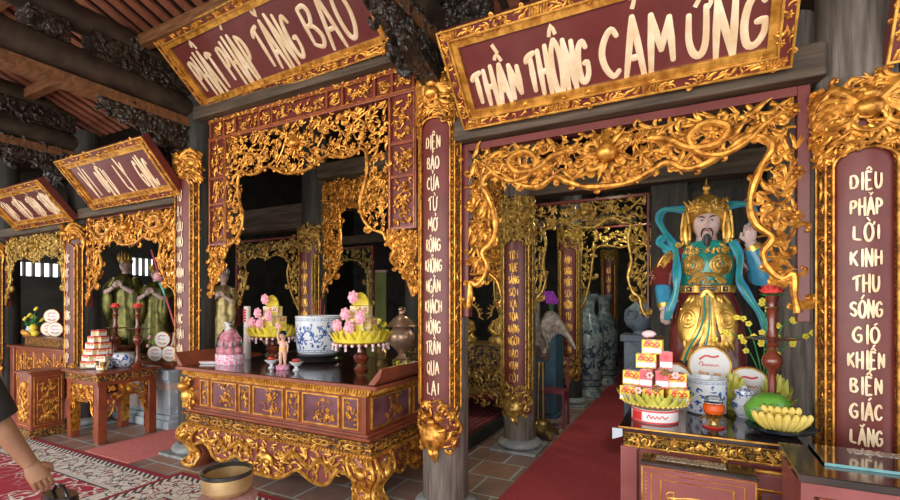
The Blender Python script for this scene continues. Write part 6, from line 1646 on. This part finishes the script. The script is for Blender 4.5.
VG = plain('grey_blue_vase', (.12,.17,.19), (.30,.36,.36), .3, 0, 14, .1, 30, .2, stops=(.45,.55))
def floor_vase(lb, x, y, s):
    t = thing('floor_vase', lb, 'vase', (x,y,0)); t.scale = (s,)*3
    MB().lathe([(.20,0),(.21,.02),(.20,.10),(.17,.14),(.19,.22),(.235,.6),(.25,1.0),(.24,1.12),(.19,1.24),(.12,1.33),(.10,1.42),(.11,1.55),(.16,1.68),(.165,1.70),(.15,1.70)], n=32).build('body', VG, t)
    g = MB(); R = random.Random(4)
    def T(u,v,n): q = u/.24; r = (.24 if v > .5 else .225)-n*.3; return (r*sin(q),-r*cos(q),v)
    fill(g, rect_in(-.35,.35,.45,1.1), (-.35,.35,.45,1.1), .10, .14, T, 4, 1, 0, .0, (.5,.3,.2,0))
    for v in (.2,.3,1.15): stroke(g, [(.235*2*PI*i/30,v) for i in range(31)], [.012]*31, lambda u,v,n: ((.215-n*.3)*sin(u/.235),-(.215-n*.3)*cos(u/.235),v), .0)
    g.build('dark_blue_painting', plain('ink_blue',(.02,.04,.07),None,.3,bs=0), t)
floor_vase('tall pale blue and white floor vase left of the red carpet', -1.50, 7.85, 1.0)
floor_vase('tall dark blue grey floor vase behind the paler one', -1.45, 9.15, 1.0)
t = thing('stone_censer', 'blue grey carved stone censer on a square pedestal right of the red carpet', 'censer', (-.10-.06,6.2,0)); t.location = (-.53,5.9,0)
SBG = plain('blue_grey_censer',(.10,.14,.18),(.2,.26,.31),.6,0,10,.3)
g = MB(); g.box(-.2,.2,-.2,.2,0,.10); g.box(-.16,.16,-.16,.16,.10,1.1); g.box(-.2,.2,-.2,.2,1.1,1.18); g.build('pedestal', SBG, t, bevel=.01)
MB().lathe([(.08,1.18),(.07,1.22),(.15,1.28),(.18,1.36),(.16,1.44),(.17,1.46),(.12,1.5),(.06,1.56),(.03,1.6)], n=24).build('bowl', SBG, t)
g = MB()
for sx in (-1,1): g.tube([(sx*.08+.055*cos(i*PI/6),-.18,1.42+.055*sin(i*PI/6)) for i in range(13)], .018, 8)
g.build('ring_handles', SBG, t)

t = thing('green_lit_doorway_panel', 'olive panel coloured as a green lit doorway deep inside, behind the right cake tower', 'door', (-5.95,8.0,0))
MB().box(-.26,.26,-.02,.02,0,2.2).build('leaf', plain('painted_green_light',(.16,.19,.05),(.22,.25,.08),.6,0,4,.05), t, bevel=.004); MB().box(-.28,.28,-.03,.03,2.2,2.25).build('painted_lit_edge', plain('painted_lit_edge',(.6,.4,.35),None,.5,bs=0), t)  # the doorway's green light and lit top edge are painted as plain colours
# inner hall platform and gilt altar
t = thing('low_platform', 'low dark platform behind the central altar, covered with a red dotted mat', 'platform', (-3.1,5.4,0))
MB().box(-1.1,1.04,-1.1,1.2,0,.13).build('deck', plain('black_green_wood',(.01,.018,.016),(.03,.04,.035),.4,0,6,.1), t, bevel=.01)
m,nt,N,L,B = nmat('red_dotted_mat'); v = tc(N,L); o_ = N.new('ShaderNodeTexVoronoi'); o_.inputs['Scale'].default_value = 13; o_.inputs['Randomness'].default_value = .1; L.new(v,o_.inputs['Vector'])
L.new(ramp(N,L,o_.outputs['Distance'],[(.14,(.55,.32,.3)),(.18,(.16,.015,.03))]), B.inputs['Base Color']); B.inputs['Roughness'].default_value = .9
o = MB().box(-1.05,.99,-1.05,1.15,0,.008).build('dotted_mat', m, smooth=False); o.location = (-3.1,5.4,.131); tag(o, 'dark red mat with small pale dots on the low platform', 'mat')
t = thing('inner_gilt_altar', 'gilt carved altar in the shade inside, left of the crane column', 'altar table', (-2.75,5.75,.14)); g = MB(); g.box(-.75,.75,-.3,.3,.30,.66); g.box(-.78,.78,-.33,.33,.62,.70); g.box(-.8,.8,-.35,.35,.84,.87)
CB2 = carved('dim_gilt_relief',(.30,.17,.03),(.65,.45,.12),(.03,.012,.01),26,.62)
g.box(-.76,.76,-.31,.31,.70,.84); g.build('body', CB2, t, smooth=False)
g = MB(); T = face_T(0,-.31,'front'); half = [(0,.12),(.2,.16),(.4,.10),(.6,.08),(.76,.0)]; con = [(-u,v) for u,v in reversed(half)]+half[1:]
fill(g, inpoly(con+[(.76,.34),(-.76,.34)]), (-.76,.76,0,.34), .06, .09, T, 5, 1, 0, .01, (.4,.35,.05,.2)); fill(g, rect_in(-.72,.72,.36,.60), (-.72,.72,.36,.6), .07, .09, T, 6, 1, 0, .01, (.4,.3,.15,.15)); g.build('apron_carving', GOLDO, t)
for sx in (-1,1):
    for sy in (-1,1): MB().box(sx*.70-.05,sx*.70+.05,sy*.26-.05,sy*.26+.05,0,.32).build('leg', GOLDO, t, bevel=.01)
for k,(x,s_,lb) in enumerate(((-3.32,.85,'dim gilt seated figure on the inner altar, leftmost'),(-2.77,.8,'dim gilt seated figure on the inner altar, middle'),(-2.24,.85,'dim gilt seated figure on the inner altar, nearest the crane column'))):
    t = thing('seated_figure', lb, 'statue', (x,5.78,1.012)); t.scale = (s_,)*3; g = MB()
    g.loft([(0,0,0,.20,.14),(0,0,.06,.22,.15),(0,.0,.12,.15,.12),(0,0,.26,.12,.09),(0,0,.36,.13,.08),(0,0,.40,.05,.05),(0,0,.44,.045,.045)], 20); head_mesh(g, (0,-.01,.52), .17)
    for sg in (-1,1): g.tube([(sg*.11,0,.34),(sg*.17,-.04,.22),(sg*.08,-.13,.16),(sg*.0,-.15,.15)],[.045,.045,.035,.025],10)
    g.build('body', GOLDO, t, angle=60)
    g = MB(); R = random.Random(k); T = lambda u,v,n: (u,.10+n,v)
    for i in range(16): a_ = PI*i/15; lick(g, .22*cos(a_), .42+.22*sin(a_), a_, .10, R, T, 0, .14)
    stroke(g, [(.22*cos(PI*i/15),.42+.24*sin(PI*i/15)) for i in range(16)], [.02]*16, T, 0); g.tube([(0,.1,0),(0,.1,.2)],.03,6); g.build('halo', GOLDO, t)
    MB().loft([(0,0,.575,.07,.07),(0,0,.63,.075,.075),(0,0,.68,.03,.03)],16).build('crown', GOLD, t)

# ================================================================== BRASS BOWL AND PERSON
t = thing('bowl_cushion', 'round dusty pink cushion on a low stand under the brass bowl', 'cushion', (-2.42,1.80,.0175))
MB().lathe([(.12,0),(.14,.02),(.12,.05),(.10,.18),(.13,.32),(.135,.34)], n=26).build('stand', LACP, t); MB().lathe([(.12,.341),(.155,.355),(.165,.38),(.15,.405),(.10,.412)], n=28).build('cushion_pad', plain('pink_brocade',(.35,.16,.15),(.5,.30,.27),.8,0,40,.2), t)
t = thing('brass_singing_bowl', 'brass singing bowl with a dark rim on a cushion at the edge of the rug', 'singing bowl', (-2.42,1.80,.4305))
MB().lathe([(.06,0),(.11,.006),(.135,.035),(.14,.09),(.137,.125),(.132,.125),(.134,.09),(.125,.04),(.09,.015),(.001,.012)], n=40).build('bowl', plain('brushed_brass',(.55,.38,.16),(.72,.54,.28),.38,.7,10,.1), t)
MB().lathe([(.139,.110),(.143,.114),(.143,.134),(.138,.137),(.131,.134),(.131,.112)], n=40, cap=False).build('dark_rim', plain('steel_rim',(.10,.11,.11),None,.25,.8,bs=0), t)

t = thing('person', 'person in dark top and shorts with bare forearm, cut by the left photo edge', 'person', (-3.02,.775,0), .0)
g = MB()
g.loft([(0,0,.90,.15,.11),(0,0,1.0,.16,.12),(0,0,1.15,.15,.115),(0,0,1.30,.17,.12),(0,0,1.40,.16,.10),(0,0,1.45,.07,.07),(0,0,1.52,.055,.06)], 24); head_mesh(g, (0,-.01,1.61), .24)
for sg in (-1,1):
    g.tube([(sg*.09,0,.92),(sg*.10,0,.72),(sg*.10,-.01,.48),(sg*.10,.01,.28),(sg*.10,.02,.08)],[.095,.08,.058,.052,.038],14)
    g.tube([(sg*.10,.03,.05),(sg*.10,-.05,.04),(sg*.10,-.15,.03)],[.04,.042,.03],10,.8)
g.tube([(-.16,0,1.38),(-.22,.02,1.15),(-.23,-.02,1.0),(-.20,-.12,.85),(-.17,-.18,.80)],[.055,.05,.042,.034,.028],12); hand(g, (-.17,-.18,.80), (.2,-.6,-.8), (-1,-.2,0), .17, .5, -1)
g.tube([(.16,.0,1.38),(.215,.05,1.20),(.235,.09,1.09),(.26,.16,.93),(.30,.22,.80)],[.055,.054,.05,.042,.03],14); hand(g, (.30,.22,.805), (.25,.35,-1), (1,-.3,.2), .18, .35, 1)
bd = g.build('body', SKIN, t, angle=60); face_parts(bd, (0,-.01,1.61), .24)
MB().ball((0,.02,1.66),.105,16,10,1,1.15,1).build('hair', HAIR, t)
g = MB(); g.loft([(0,0,.86,.17,.135),(0,0,1.0,.178,.14),(0,0,1.15,.17,.135),(0,0,1.30,.185,.135),(0,0,1.41,.17,.11),(0,0,1.45,.085,.085)], 24)
g.tube([(.15,0,1.38),(.22,.05,1.20),(.24,.09,1.08),(.25,.12,1.02)],[.07,.085,.088,.08],16); g.tube([(-.15,0,1.38),(-.22,.03,1.18),(-.23,.02,1.10)],[.07,.075,.07],14); g.build('dark_shirt', CLOTHB, t)
g = MB(); g.loft([(0,0,.80,.185,.15),(0,0,.95,.175,.14)],22)
for sg in (-1,1): g.tube([(sg*.09,0,.86),(sg*.10,0,.55)],[.105,.115],16)
g.build('dark_shorts', CLOTHB, t)
t = thing('shoulder_bag', 'black bag held low by the person at the left photo edge', 'bag', (-2.70,1.10,.27)); MB().loft([(0,0,0,.10,.06,.6),(0,0,.15,.12,.07,.6),(0,0,.36,.10,.05,.6)],20).build('bag_body', BLACK, t)
g = MB(); g.tube([(-.08,0,.35),(-.03,0,.40),(.03,0,.40),(.08,0,.35)],.008,6); g.build('strap', BLACK, t)
bouquet('gilt yellow flower vase behind the right copper urn', -2.95, 4.05, ZT, 1.0, 15, YEL, BRASS)
area('courtyard_daylight', (-3.5,-4.4,2.2), (math.radians(76),0,0), 14, 3.0, 400, (1,.97,.93))
lamp('inner_fill', (-3.0, 5.9, 2.9), 22, (1,.85,.5)); lamp('passage_fill', (-.55, 6.4, 2.9), 34, (.98,1,.8))  # added fill lights without fixtures, brightening the inner hall and the passage
lamp('left_fill', (-6.0, 5.6, 2.8), 6, (1,.9,.6))  # another unseen fill light, added for the left hall
s_ = bpy.data.lights.new('sun', 'SUN'); s_.energy = 3; s_.angle = .02; s_.color = (1,.95,.87)
s_o = bpy.data.objects.new('sun', s_); COL.objects.link(s_o); s_o.rotation_euler = (math.radians(28), 0, math.radians(10))
lamp('doorway_fill', (-.75, 3.9, 2.75), 5, (1,.92,.7))  # unseen fill light added just inside the right doorway
lamp('central_fill', (-3.1, 4.0, 3.2), 5, (1,.9,.65))  # unseen fill light added over the back of the central altar
